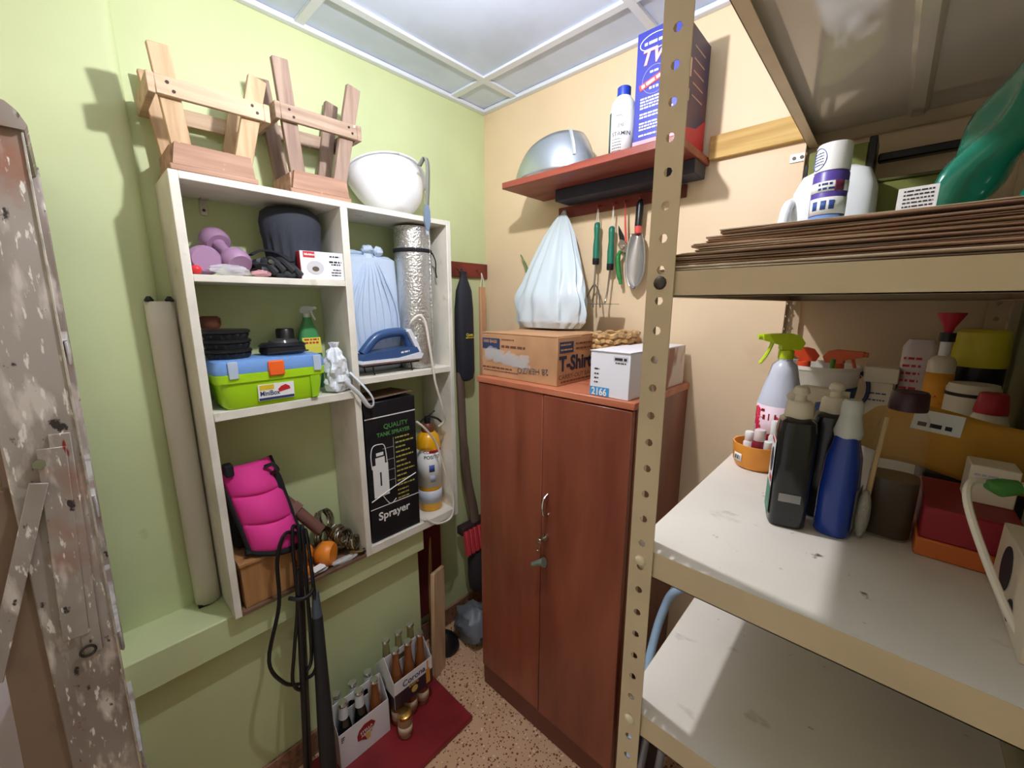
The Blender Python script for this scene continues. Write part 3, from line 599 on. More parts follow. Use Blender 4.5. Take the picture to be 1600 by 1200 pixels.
# brown hook rail on the green wall in the corner
woodred = mk('red_brown_wood', (128, 52, 40), .45, var=.25, vs=6, stretch=(1, 1, 1), bump=.03, bs=40)
hr = thing('hook_rail', 'short red brown hook rail on the green wall in the corner', 'rail', (.01, -.105, 1.71))
P('board', MB().box(.001, .016, -.232, -.004, 1.722, 1.786, .002), woodred, hr)
for y in (-.19, -.075): P('hook', MB().tube(smooth([(.016, y, 1.755), (.030, y, 1.752), (.034, y, 1.738), (.040, y, 1.748)]), .003, 6), woodred, hr)
ub = thing('umbrella_bag', 'black fabric sleeve with yellow lettering hanging from the hook rail', 'bag', (.05, -.19, 1.24))
nav = mk('black_nylon', (38, 40, 50), .7, bump=.3, bs=30)
P('sleeve', MB().lathe([(.018, 1.255), (.040, 1.265), (.048, 1.30), (.050, 1.45), (.048, 1.58), (.040, 1.66), (.022, 1.705), (.014, 1.725), (.02, 1.74)], 24, TR((.060, -.192, 0)), sx=.6, sy=1.0, fn=lambda a, z: 1+.05*math.sin(5*a+z*8)), nav, ub)
P('drawstring', MB().tube(smooth([(.05, -.19, 1.735), (.045, -.188, 1.752), (.036, -.19, 1.752)]), .003, 6), nav, ub)
F = face((.091, -.188, 1.462), (0, 1, 0), (0, 0, 1))
text('Quea', .018, F @ Matrix.Translation((-.022, .0, 0)), mk('print_gold', (222, 200, 60), .5), ub, bold=.0006)
P('printed_line', lines(F, [(-.024, .026, -.010, .005)]), mk('print_gold', (222, 200, 60), .5), ub)
stk = thing('wooden_lath', 'pale wooden lath hanging by a cord in the corner', 'lath', (.045, -.06, 1.1))
P('lath', MB().box(.03, .045, -.078, -.044, 1.15, 1.68, .002), woodmat('lath_wood', (206, 158, 118), (176, 124, 88), (20, 20, 2)), stk)
P('hanging_cord', MB().tube(smooth([(.040, -.072, 1.68), (.041, -.066, 1.72), (.037, -.064, 1.742), (.041, -.058, 1.72), (.040, -.052, 1.68)]), .0018, 6), cordm, stk)
ah = thing('broom', 'red bristled broom hanging head down with a worn grey handle', 'broom', (.07, -.17, .36))
gw = woodmat('grey_handle', (126, 106, 92), (92, 74, 64), (20, 20, 3))
P('handle', MB().tube(smooth([(.058, -.222, 1.30), (.06, -.215, 1.0), (.064, -.200, .78), (.07, -.170, .62), (.072, -.162, .545)]), [.020]*8+[.024]*17, 12, flat=.7), gw, ah)
P('head', MB().box(.040, .085, -.255, -.085, .50, .545, .008), mk('broom_head_dark', (62, 44, 46), .6), ah)
rb = mk('red_bristle', (206, 62, 72), .7)
for k in range(6):
    y = -.235+k*.027; P('bristle_tuft', MB().bar((.088, y, .525), (.118, y-.012, .415), .022, .026, (1, 0, 0), .004), rb, ah)
solo('dark_cloth', MB().lathe([(.02, .18), (.045, .21), (.05, .28), (.045, .36), (.03, .40)], 18, TR((.10, -.175, 0)), fn=lambda a, z: 1+.12*math.sin(5*a+z*14)), mk('dark_cloth', (52, 46, 50), .8), 'dark hanging cloth above the grey bag in the corner', 'cloth')
solo('grey_bag', crumple((.165, -.265, .088), .105, .080, .086, 41, .22), mk('grey_bag', (112, 118, 126), .4, bump=.4, bs=25), 'full grey plastic bag on the floor in the corner', 'bag')
pb = thing('plank', 'pale wooden plank leaning against the wall behind the bottle carriers', 'plank', (.12, -.46, 0))
P('board', MB().bar((.195, -.500, .0), (.145, -.450, .46), .085, .018, (1, .35, 0), .002), woodmat('pale_plank', (212, 178, 140), (184, 146, 108), (20, 20, 2)), pb)
solo('broom_stick', MB().cyl((.05, -.43, .0), (.02, -.40, .64), .010), woodmat('pale_stick', (196, 150, 100), (160, 116, 74), (20, 20, 2)), 'thin wooden stick standing behind the pale plank', 'stick')
solo('red_sheet', MB().box(.022, .034, -.500, -.345, .16, .635, .002), mk('dark_red_panel', (104, 34, 38), .5), 'dark red sheet leaning on the green wall below the shelf unit', 'sheet')
solo('rubber_plunger', MB().lathe([(.055, 0), (.062, .012), (.055, .045), (.03, .075), (.014, .09)], 24, TR((.115, -.395, 0))), blackp, 'black rubber plunger cup standing on the floor beside the plank', 'plunger')
# red board on the floor with bottle carriers
rbm = mk('red_board', (140, 38, 44), .35, var=.15, vs=5)
solo('red_board', MB().box(.165, .462, -1.12, -.537, .0005, .022, .003), rbm, 'glossy dark red board lying on the floor under the bottles', 'board')
def bottle(o_name, label, x, y, z, glass, neckm, cap, hgt=.235, group=None, R=.029):
    o = thing(o_name, label, 'bottle', (x, y, z), group)
    M = TR((x, y, z)); k = hgt/.235
    P('glass_body', MB().lathe([(R*.9, 0), (R, .006), (R, .125*k), (R*.86, .15*k), (.0145, .185*k), (.0125, .222*k), (.0135, .226*k), (.0125, hgt-.004)], 20, M), glass, o)
    if neckm: P('neck_foil', MB().lathe([(R*.72, .160*k), (.0155, .186*k), (.0137, .222*k)], 20, M, caps=False), neckm, o)
    P('crown_cap', MB().lathe([(.0155, hgt-.008), (.0155, hgt-.003), (.013, hgt+.001)], 21, M, fn=lambda a, zz: 1+.03*math.cos(21*a)), cap, o)
    return o
dkglass = mk('dark_green_glass', (16, 22, 16), .12, coat=.5); amb = mk('amber_glass', (172, 104, 52), .1, trans=.5, coat=.4); clg = mk('clear_glass', (230, 235, 230), .05, trans=.95)
capm = mk('cap_silver', (206, 206, 204), .25, .9); nfw = mk('neck_paper', (216, 220, 226), .5)
cwh = mk('carrier_white', (232, 232, 236), .5)
def carrier(label, x0, x1, y0, y1, zf, zt, hz, fm, panelm, floor=True):
    o = thing('bottle_carrier', label, 'carrier', ((x0+x1)/2, (y0+y1)/2, zf))
    P('front_panel', MB().box(x1-.0015, x1, y0, y1, zf, zt), fm, o); P('rear_panel', MB().box(x0, x0+.0015, y0, y1, zf, zt), fm, o)
    for y in (y0, y1-.0015): P('end_panel', MB().prism([(x0+.002, zf), (x1-.002, zf), (x1-.002, zt), ((x0+x1)/2, zt+.075), (x0+.002, zt)], 0, .0015, TR((0, y, 0))), panelm, o)
    xm = (x0+x1)/2
    hp = MB().box(xm-.001, xm+.001, y0+.002, y1-.002, zf, hz-.052).box(xm-.001, xm+.001, y0+.002, y0+.05, hz-.052, hz-.026).box(xm-.001, xm+.001, y1-.05, y1-.002, hz-.052, hz-.026).box(xm-.001, xm+.001, y0+.002, y1-.002, hz-.026, hz)
    P('handle_panel', hp, panelm, o)
    if floor: P('bottom_panel', MB().box(x0, x1, y0, y1, zf-.001, zf), fm, o)
    return o
ZF = .0235
A = carrier('white cardboard carrier with a red beer emblem on the red board', .150+.02, .274, -.972, -.785, ZF, .165, .242, cwh, cwh)
F = face((.2745, -.972, ZF), (0, 1, 0), (0, 0, 1))
em = P('emblem', MB().prism([(-.032, .010), (-.022, .026), (0, .036), (.026, .030), (.038, .010), (.024, -.010), (.008, -.022), (-.004, -.034), (-.020, -.018), (-.034, -.012)], .0002, .0008, F @ TR((.095, .078, 0), .12) @ Matrix(((1, 0, 0, 0), (0, 0, 1, 0), (0, 1, 0, 0), (0, 0, 0, 1)))), mk('emblem_red', (156, 40, 46), .5), A)
P('emblem_beer', MB().prism([(-.013, .004), (.013, .004), (.006, -.026), (-.006, -.026)], .0009, .0013, F @ TR((.100, .070, 0), .12) @ Matrix(((1, 0, 0, 0), (0, 0, 1, 0), (0, 1, 0, 0), (0, 0, 0, 1)))), mk('emblem_gold', (220, 188, 110), .5), A)
text('STELLA', .0145, F @ TR((.097, .084, .0014), .12), whitep, A, align='CENTER', bold=.0004); text('ARTOIS', .0135, F @ TR((.099, .070, .0014), .12), whitep, A, align='CENTER', bold=.0004)
P('small_print', lines(F, [(.008, .022, .122, .004), (.008, .018, .114, .004), (.008, .016, .106, .004)]), ink, A)
k = 0
for x in (.1985, .2445):
    for y in (-.938, -.879, -.820):
        am_ = y > -.83 and x > .23
        row = 'front' if x > .23 else 'rear'
        pos = {-.938: 'left', -.879: 'middle', -.820: 'right'}[y]
        bottle('beer_bottle', ('amber beer bottle without neck foil at the right front of the white emblem carrier' if am_ else 'dark beer bottle with white neck, %s row %s of the white emblem carrier' % (row, pos)), x, y, ZF+.001, amb if am_ else dkglass, None if am_ else nfw, capm, .232, 'bottles in the white emblem carrier', R=.0245)
B = carrier('white and dark purple cardboard beer carrier raised on clear bottles', .168, .298, -.772, -.604, .118, .232, .300, cwh, cwh, False)
F = face((.2985, -.772, .118), (0, 1, 0), (0, 0, 1)); FE = face((.17, -.7726, .118), (1, 0, 0), (0, 0, 1))
P('dark_band', patch(F, 0, 0, .168, .062).box(.128*0, .126, 0, .052, 0, .0004, 0, FE), mk('carrier_plum', (50, 34, 48), .5), B)
text('Corona', .036, F @ Matrix.Translation((.034, .074, .0002)), mk('navy_print', (44, 60, 110), .5), B, bold=.0006, wx=.9)
text('Extra', .020, F @ Matrix.Translation((.06, .052, .0006)), mk('print_gold2', (210, 176, 90), .5), B, bold=.0004)
P('printed_bottle', patch(F @ Matrix.Translation((0, 0, .0006)), .138, .010, .156, .075).box(.1435, .1505, .075, .11, 0, .0004, 0, F), mk('print_amber', (214, 150, 60), .5), B)
P('printed_seal', MB().lathe([(.016, 0), (.016, .0006)], 20, FE @ TR((.06, .082, 0))).lathe([(.012, .0007), (.012, .0009)], 20, FE @ TR((.06, .082, 0))), mk('print_grey', (206, 206, 210), .5), B)
P('printed_crest', MB().lathe([(.014, .0007), (.014, .0012)], 16, F @ TR((.085, .032, 0))), mk('print_gold2', (210, 176, 90), .5), B)
for x in (.200, .266):
    for y in (-.742, -.688, -.634):
        row = 'front' if x > .23 else 'rear'; pos = {-.742: 'left', -.688: 'middle', -.634: 'right'}[y]
        bottle('beer_bottle', 'clear glass beer bottle with amber contents, %s row %s of the raised carrier' % (row, pos), x, y, ZF, amb if row == 'front' else mk('pale_amber_glass', (206, 190, 150), .08, trans=.8), None, capm, .318, 'bottles in the raised beer carrier', R=.0262)
        if row == 'front': P('bottle_label', band(TR((x, y, ZF)), .0266, .022, .062, -2.2, 1.2), mk('jar_label', (206, 186, 158), .6), [o for o in ORG if o.name.startswith('beer_bottle')][-1], thick=.0004)
for k, y in enumerate((-.772,)):
    g = thing('glass_jar', 'small glass jar with a gold lid between the two bottle carriers', 'jar', (.315, y, ZF))
    P('jar_glass', MB().lathe([(.024, 0), (.0275, .006), (.0275, .066), (.022, .080)], 22, TR((.328, -.752, ZF))), mk('jar_glass', (196, 150, 110), .1, trans=.5), g)
    P('jar_label', band(TR((.328, -.752, ZF)), .028, .02, .052, -1.8, .6), mk('jar_label', (206, 186, 158), .6), g, thick=.0004)
    P('jar_lid', MB().lathe([(.0245, .080), (.0255, .083), (.0255, .092), (.023, .094)], 22, TR((.328, -.752, ZF))), mk('gold_lid', (206, 168, 90), .25, .9), g)
# ------------------------------------------------------------ cabinet by the cream wall
cw = mk('cabinet_varnish', (152, 84, 60), .38, rgb2=(122, 62, 44), vs=4, lo=.35, hi=.7, stretch=(3, 3, .5), coat=.25, bump=.02, bs=30)
cabtop = mk('cabinet_top_wood', (200, 124, 90), .4, rgb2=(176, 100, 70), vs=5, stretch=(.6, 4, 4), coat=.2)
cb_ = thing('cabinet', 'tall red brown wooden cabinet with two doors', 'cabinet', (.68, -.2, 0))
X0, X1, YF = .372, .985, -.398
P('side_panel', MB().box(X0, X0+.018, YF+.02, -.002, .0, 1.322, .001), cw, cb_)
P('side_panel', MB().box(X1-.018, X1, YF+.02, -.002, .0, 1.322, .001), cw, cb_)
P('back_panel', MB().box(X0+.018, X1-.018, -.012, -.003, .0, 1.322), cw, cb_)
P('top_panel', MB().box(X0-.004, X1+.004, YF-.006, -.002, 1.322, 1.343, .002), cabtop, cb_)
P('plinth', MB().box(X0+.002, X1-.002, YF+.006, YF+.022, 0, .098, .002), mk('plinth_dark', (104, 52, 40), .45, coat=.2), cb_)
d1 = P('door', MB().box(X0+.002, .676, YF-.002, YF+.018, .100, 1.320, .002), cw, cb_)
d2 = P('door', MB().box(.681, X1-.002, YF-.006, YF+.016, .102, 1.318, .002), cw, cb_)
yd = YF-.006
P('pull_handle', MB().tube(smooth([(.706, yd, .988), (.706, yd-.020, .978), (.706, yd-.026, .952), (.706, yd-.020, .922), (.706, yd, .912)]), .0042, 8), chrome, d2)
lk = P('lock', MB().cyl((.702, yd, .832), (.702, yd-.008, .832), .012, n=20), chrome, d2)
key = thing('key_with_fob', 'small key in the cabinet lock with a green and silver fob', 'key', (.698, yd-.02, .72))
P('key_blade', MB().cyl((.702, yd-.008, .832), (.702, yd-.020, .832), .004).box(.690, .706, yd-.034, yd-.020, .824, .838, .002), chrome, key)
P('key_ring', MB().tube([(.690+.009*math.cos(a), yd-.026, .806+.018*math.sin(a)) for a in [2*PI*i/16 for i in range(17)]], .0014, 6), chrome, key)
P('fob', MB().tube([(.712, yd-.02, .752), (.694, yd-.024, .745), (.668, yd-.028, .728)], [.017, .010, .008], 12), mk('fob_metal', (150, 172, 156), .3, .6), key)
# cardboard carton of shopping bags
card = mk('cardboard', (196, 150, 108), .8, var=.1, vs=6, bump=.05, bs=60)
kb = thing('cardboard_box', 'brown cardboard box with blue lettering standing on the cabinet', 'box', (.54, -.23, 1.3435))
KM = TR((.536, -.235, 1.3437))
P('carton', MB().box(-.172, .172, -.135, .135, 0, .155, .0015, KM), card, kb)
P('top_flap', MB().box(-.172, .17, -.136, -.002, .1555, .158, 0, KM), card, kb); P('top_flap', MB().box(-.168, .172, .002, .136, .1555, .158, 0, KM @ TR((0, 0, .0), 0, math.radians(1))), card, kb)
nv = mk('box_blue_print', (50, 62, 96), .7); brn = mk('box_brown_print', (116, 70, 56), .7)
F = KM @ face((-.172, -.1354, 0), (1, 0, 0), (0, 0, 1))
P('printed_block', patch(F, .004, .100, .092, .138), nv, kb); text('1000 BAGS', .015, F @ Matrix.Translation((.008, .122, .0005)), card, kb, bold=.0005)
P('printed_lines', lines(F, [(.1, .16, .134, .004), (.1, .21, .108, .008), (.004, .15, .03, .006), (.01, .18, .02, .004)]), brn, kb)
smg = MB()
rr_ = random.Random(9)
for k in range(70):
    t = rr_.random(); r_ = rr_.uniform(.008, .022)
    smg.add([F @ Vector((.03+.185*t+r_*1.2*math.cos(a)*(1+.3*math.sin(3*a+k)), .078-.012*t+rr_.uniform(-.001, .001)+(k % 7-3)*.005+r_*.7*math.sin(a)*(1+.3*math.cos(2*a+k)), .0006+k*.00003)) for a in [2*PI*i/14 for i in range(14)]], [tuple(range(14))])
P('white_smear', smg, mk('chalk_white', (228, 228, 228), .9, alpha=.30), kb)
text('28 HERIZO', .028, F @ TR((.250+.06, .052, .0006), PI+.06), mk('marker_ink', (90, 84, 84), .7), kb)
G = KM @ face((.1726, -.135, 0), (0, 1, 0), (0, 0, 1))
P('printed_block', patch(G, .010, .104, .086, .140), nv, kb); P('printed_lines', lines(G, [(.016, .08, .112, .005), (.016, .07, .128, .005)], .0008), card, kb)
text('T-Shirt', .066, G @ Matrix.Translation((.008, .048, .0002)), mk('box_navy_print', (44, 44, 66), .7), kb, bold=.0024, wx=1.0)
text('CARRY-OUT BAGS', .021, G @ Matrix.Translation((.006, .020, .0002)), brn, kb, bold=.0003, wx=1.2)
P('printed_lines', lines(G, [(.1, .2, .128, .006), (.1, .19, .112, .006), (.02, .2, .008, .006)]), brn, kb)
# long white carton with number
vb = thing('white_box', 'long white carton marked 2166 at the cabinet edge', 'box', (.91, -.21, 1.3435))
VM = TR((.909, -.212, 1.3437), math.radians(-2))
wc = mk('carton_white2', (232, 232, 238), .45)
P('carton', MB().box(-.062, .062, -.180, .180, 0, .128, .0012, VM), wc, vb)
P('lid_flap', MB().box(-.063, .063, -.183, .02, .1285, .130, 0, VM), wc, vb)
F = VM @ face((-.062, -.1804, 0), (1, 0, 0), (0, 0, 1))
P('blue_patch', patch(F, .001, .001, .064, .026), mk('sky_blue_print', (66, 156, 214), .5), vb)
text('2166', .029, F @ Matrix.Translation((.007, .003, .0005)), pw, vb, bold=.0008, wx=.86)
P('printed_lines', lines(F, [(.014, .03, .076, .004), (.014, .028, .062, .004), (.014, .027, .05, .004), (.014, .026, .038, .004), (.080, .112, .098, .003)]), ink, vb)
P('printed_symbols', patch(F, .074, .104, .118, .118), mk('print_grey', (206, 206, 210), .5), vb); P('printed_symbols', lines(F @ Matrix.Translation((0, 0, .0005)), [(.078, .114, .107, .007)]), ink, vb)
G = VM @ face((.0624, -.180, 0), (0, 1, 0), (0, 0, 1))
phm = mk('side_picture', (232, 222, 214), .5, rgb2=(170, 120, 108), vs=9, lo=.5, hi=.6, stretch=(1, 2.2, .8), detail=1)
P('side_picture', patch(G, .10, .004, .357, .124), phm, vb)
# wicker basket behind the boxes
wk = mk('wicker', (206, 166, 112), .7, var=.25, vs=40)
bs_ = thing('wicker_basket', 'pale woven wicker basket behind the boxes on the cabinet', 'basket', (.778, -.13, 1.3435))
for k in range(9):
    z = 1.352+k*.0185
    pts = []
    for i in range(73):
        a = 2*PI*i/72; s = math.sin(18*a+k*PI)*.0035; r = 1+k*.006
        pts.append((.777+(.052*r+s)*math.cos(a), -.125+(.098*r+s)*math.sin(a), z+.003*math.sin(9*a+k)))
    P('woven_row', MB().tube(pts, .0095, 6), wk, bs_)
P('base', MB().lathe([(1, 1.3436), (1, 1.347)], 32, TR((.777, -.125, 0)), sx=.05, sy=.095), wk, bs_)

# ------------------------------------------------------------ red shelf on the cream wall
rs_ = thing('wall_shelf', 'red brown wooden wall shelf high on the cream wall', 'shelf', (.665, -.12, 2.014))
P('board', MB().box(.347, .990, -.245, -.001, 2.014, 2.036, .002), mk('shelf_red_wood', (150, 74, 58), .4, rgb2=(124, 56, 44), vs=5, stretch=(.7, 4, 4)), rs_)
P('under_panel', MB().box(.485, .985, -.105, -.015, 1.974, 2.0135, .002), mk('dark_navy_panel', (48, 50, 62), .5), rs_)
hr2 = thing('hook_rail', 'red brown hook rail with garden tools under the wall shelf', 'rail', (.66, -.01, 1.93))
P('board', MB().box(.435, .93, -.014, -.001, 1.934, 1.973, .002), woodred, hr2)
for x in (.478, .628, .690, .735, .790): P('hook', MB().tube(smooth([(x, -.014, 1.952), (x, -.032, 1.950), (x, -.036, 1.940), (x, -.042, 1.950)]), .0026, 6), mk('red_hook', (140, 50, 44), .4), hr2)
alu = mk('brushed_steel', (186, 194, 200), .3, .85, bump=.03, bs=20, stretch=(1, 1, 12))
dp = thing('metal_hood', 'curved brushed metal hood lying on the red wall shelf', 'hood', (.50, -.13, 2.037))
def hood(u, v):
    a = math.radians(188+u*165); h = .128*math.sin(min(1, u*1.25+.02)*PI/2)**.8
    k = v; r = 1-.30*(k**2.2)*(.3+.7*u)
    return (.500+.168*r*math.cos(a), -.118+.120*r*math.sin(a), 2.0385+h*k)
P('curved_sheet', MB().grid(hood, 40, 10), alu, dp, thick=.0015)
P('rolled_rim', MB().tube([hood(u/40, 0) for u in range(41)], .0018, 6), alu, dp)
P('seam_strip', MB().tube([Vector(hood(.80, v/6))+Vector((.001, -.002, 0)) for v in range(2, 7)], .008, 8, flat=.3, up=(0, 1, 0)), mk('seam_light', (206, 210, 212), .35, .6), dp)
P('back_cover', MB().grid(lambda u, v: Vector(hood(u, 1)).lerp(Vector((.52, -.03, 2.0385+.128*math.sin(min(1, u*1.25+.02)*PI/2)**.8*(1-v)+.001)), v), 30, 6), alu, dp, thick=.0015)
bo = thing('white_bottle', 'white plastic bottle with blue cap on the red wall shelf', 'bottle', (.780, -.165, 2.037))
M = TR((.780, -.162, 2.037))
P('bottle_body', MB().lathe([(.034, 0), (.038, .004), (.038, .135), (.034, .155), (.022, .172), (.018, .176)], 28, M), mk('frosted_white', (232, 238, 242), .35), bo)
P('cap', MB().lathe([(.0195, .174), (.0200, .178), (.0200, .198), (.018, .200)], 24, M), mk('cap_blue', (36, 64, 166), .35), bo)
P('label', band(M, .0384, .012, .128, -2.75, .45), whitep, bo, thick=.0003); P('green_stripe', band(M, .0388, .012, .128, -2.75, -2.12), mk('label_green', (48, 92, 84), .5), bo, thick=.0003)
def wrap(body, size, z, a, m, o, R=.0391, **k): P('lettering', curved(text_mb(body, size, Matrix(), **k), M @ Matrix.Rotation(a, 4, 'Z') @ Matrix.Translation((0, 0, z)), R), m, o)
wrap('STAMIN', .0165, .058, -1.92, ink, bo, bold=.0002); wrap('MPV', .011, .108, -1.6, ink, bo); wrap('gap', .015, .083, -1.45, ink, bo)
P('fine_print', curved(lines(Matrix(), [(0, .03, k*.008, .002) for k in range(5)]), M @ Matrix.Rotation(-1.9, 4, 'Z') @ Matrix.Translation((0, 0, .016)), .0389), ink, bo)
# large blue carton behind the post
tw = thing('blue_box', 'tall blue and dark red carton with white lettering on the wall shelf', 'box', (.905, -.11, 2.037))
dbl = mk('carton_blue', (46, 54, 150), .4); dpu = mk('carton_plum', (56, 44, 82), .45, rgb2=(92, 48, 66), vs=6, lo=.45, hi=.6)
P('carton', MB().box(.838, .970, -.205, -.012, 2.0365, 2.335, .0015), dbl, tw)
P('side_print', MB().box(.9702, .9710, -.203, -.014, 2.0375, 2.333), dpu, tw)
G = face((.9712, -.203, 2.0375), (0, 1, 0), (0, 0, 1))
P('red_corner', MB().prism([(0, 0), (.188, 0), (.188, .10), (.12, .06), (0, .035)], .0001, .0006, G @ Matrix(((1, 0, 0, 0), (0, 0, 1, 0), (0, 1, 0, 0), (0, 0, 0, 1)))), redink, tw)
for k in range(5): P('text_line', patch(G, .07, .25-k*.03, .15, .254-k*.03), mk('print_tan', (190, 150, 140), .5), tw)
P('printed_figure', patch(G, .03, .17, .055, .215).box(.03, .05, .11, .14, 0, .0004, 0, G), mk('print_peach', (214, 180, 160), .5), tw)
F = face((.838, -.2054, 2.0365), (1, 0, 0), (0, 0, 1))
P('oval_mark', MB().tube([F @ Vector((.052+.043*math.cos(a), .265+.020*math.sin(a), .0004)) for a in [2*PI*i/28 for i in range(29)]], .0011, 5), pw, tw)
P('oval_print', lines(F, [(.022, .085, .261, .007)]), pw, tw)
text('TWI', .052, F @ Matrix.Translation((.012, .214, .0002)), mk('twin_shadow', (196, 84, 70), .5), tw, bold=.0022, shear=.3); text('TWI', .052, F @ Matrix.Translation((.012, .214, .0006)), pw, tw, bold=.0008, shear=.3)
P('round_seal', MB().tube([F @ Vector((.056+.035*math.cos(a), .172+.035*math.sin(a), .0004)) for a in [2*PI*i/28 for i in range(29)]], .0009, 5), mk('seal_lilac', (150, 150, 220), .5), tw)
P('seal_band', MB().box(-.046, .046, -.008, .008, 0, .0008, 0, F @ TR((.058, .172, .0003), .3)), mk('seal_red', (214, 62, 62), .5), tw)
P('seal_band_print', lines(F @ TR((.058, .172, .0012), .3), [(-.04, .04, -.004, .008)]), pw, tw)
P('seal_print', lines(F, [(.042, .068, .190, .005), (.042, .068, .150, .006)]), pw, tw)
rows = []
for k in range(13): 
    if k not in (4, 7, 11): rows.append((.018, .018+random.uniform(.06, .1), .128-k*.0078, .0042))
P('printed_text', lines(F, rows), pw, tw)
P('pink_strip', patch(F, .0, .014, .131, .024), mk('strip_pink', (232, 150, 160), .5), tw); P('printed_text', lines(F, [(.03, .11, .004, .007)]), pw, tw)

# ------------------------------------------------------------ things on the hook rail
pbg = thing('shopping_bag', 'white plastic shopping bag hanging full from the hook rail', 'bag', (.48, -.09, 1.505))
bagl = mk('bag_pale', (206, 220, 226), .28, bump=.2, bs=16)
def bag_r(a, z):
    t = max(0, (1.93-z)/.42); return 1+(.10-.06*t)*math.sin(11*a+1)+.05*math.sin(19*a+z*6)*(1-t*.5)+.05*t*math.sin(6*a+z*34)+.03*t*math.sin(13*a-z*50)
prof = [(.05, 1.507), (.135, 1.512), (.163, 1.535), (.166, 1.57), (.160, 1.62), (.135, 1.70), (.102, 1.78), (.066, 1.86), (.034, 1.915), (.016, 1.938)]
prof = [(prof[i][0]*(1-j/4)+prof[i+1][0]*j/4, prof[i][1]*(1-j/4)+prof[i+1][1]*j/4) for i in range(len(prof)-1) for j in range(4)]+[prof[-1]]
mb = MB().lathe(prof, 96, TR((0, 0, 0)), sx=.97, sy=.38, fn=bag_r)
for p in mb.v:
    t = (1.94-p.z)/.43; p.x += .478+.002*t; p.y += -.045-.075*min(1, t*1.4)
P('bag_body', mb, bagl, pbg, ang=35)
P('bag_handle', MB().tube(smooth([(.470, -.045, 1.93), (.476, -.040, 1.948), (.480, -.038, 1.952), (.484, -.040, 1.948), (.490, -.045, 1.93)]), .007, 8, flat=.5), bagl, pbg)
lf = thing('aloe_leaf', 'pointed green aloe leaf poking out behind the white bag', 'leaf', (.33, -.05, 1.60))
P('leaf_blade', MB().tube(smooth([(.34, -.06, 1.60), (.318, -.045, 1.68), (.290, -.035, 1.75), (.250, -.030, 1.812)]), [.016]*6+[.014]*6+[.010]*3+[.006]*3+[.001], 8, flat=.35), mk('leaf_green', (108, 134, 84), .5), lf)
P('leaf_blade', MB().tube(smooth([(.345, -.065, 1.62), (.325, -.05, 1.70), (.305, -.045, 1.742)]), [.012]*6+[.010]*3+[.006]*3+[.001], 8, flat=.35), mk('leaf_green', (108, 134, 84), .5), lf)
grn = mk('tool_green', (34, 116, 92), .35); steel = mk('tool_steel', (150, 142, 130), .35, .9)
def tool_handle(o, x, zt, zb):
    P('handle', MB().lathe([(.006, zt), (.0105, zt-.006), (.0115, zt-.02), (.0095, zt-.05), (.0125, zt-.085), (.012, zb+.03), (.0125, zb+.022)][::-1], 16, TR((x, -.036, 0))), grn, o)
    P('ferrule', MB().lathe([(.0115, zb), (.0128, zb+.004), (.0128, zb+.022)], 16, TR((x, -.036, 0))), blackp, o)
rk = thing('hand_cultivator', 'three pronged hand cultivator with green handle on the hook rail', 'cultivator', (.626, -.036, 1.59))
tool_handle(rk, .628, 1.893, 1.745)
P('hanging_loop', MB().tube(smooth([(.624, -.036, 1.89), (.626, -.036, 1.925), (.628, -.036, 1.945), (.631, -.036, 1.925), (.632, -.036, 1.89)]), .0015, 6), cordm, rk)
P('shank', MB().tube([(.628, -.036, 1.745), (.626, -.038, 1.655)], .0035, 8), steel, rk)
for s in (-1, 0, 1): P('prong', MB().tube(smooth([(.626, -.038, 1.675), (.626+s*.016, -.036, 1.655), (.626+s*.028, -.042, 1.62), (.626+s*.030+.004, -.046, 1.588)]), [.003]*18+[.0012], 6), steel, rk)
ho = thing('hand_hoe', 'small hand hoe with green handle beside the cultivator', 'hoe', (.685, -.036, 1.6))
tool_handle(ho, .688, 1.872, 1.722)
P('hanging_loop', MB().tube(smooth([(.684, -.036, 1.87), (.689, -.036, 1.915), (.690, -.036, 1.945), (.692, -.036, 1.915), (.692, -.036, 1.87)]), .0015, 6), cordm, ho)
P('shank', MB().tube(smooth([(.688, -.036, 1.722), (.683, -.038, 1.65), (.680, -.045, 1.612), (.684, -.060, 1.603)]), .0035, 8), steel, ho)
P('hoe_blade', MB().prism([(-.045, .006), (.05, .004), (.055, -.006), (-.03, -.006)], -.0265, .0265, TR((.692, -.085, 1.602), 0, 0, 0) @ Matrix.Scale(.25, 4, (0, 0, 1))), steel, ho)
se = thing('secateurs', 'garden secateurs with green grips hanging open', 'secateurs', (.742, -.04, 1.66))
P('cutting_blade', MB().prism([(0, 0), (.010, .006), (.006, .03), (-.012, .060), (-.016, .066), (-.014, .04), (-.008, .015)], -.002, .002, TR((.730, -.036, 1.805))), mk('blade_dark', (56, 56, 58), .3, .8), se)
P('pivot_plate', MB().prism([(-.016, .0), (.0, -.024), (.022, -.030), (.026, -.012), (.010, .012), (-.006, .018)], -.005, .005, TR((.732, -.036, 1.806))), steel, se)
P('pivot_bolt', MB().cyl((.736, -.041, 1.798), (.736, -.046, 1.798), .007, n=12), chrome, se)
P('grip', MB().tube(smooth([(.728, -.036, 1.785), (.718, -.036, 1.765), (.722, -.036, 1.72), (.733, -.036, 1.672)]), [.007]*6+[.0085]*10+[.006]*3, 10), mk('grip_green', (44, 128, 62), .4), se)
P('grip', MB().tube(smooth([(.743, -.030, 1.785), (.747, -.026, 1.76), (.752, -.022, 1.73), (.755, -.020, 1.705)]), [.006]*6+[.0075]*10+[.006]*3, 10), mk('grip_green', (44, 128, 62), .4), se)
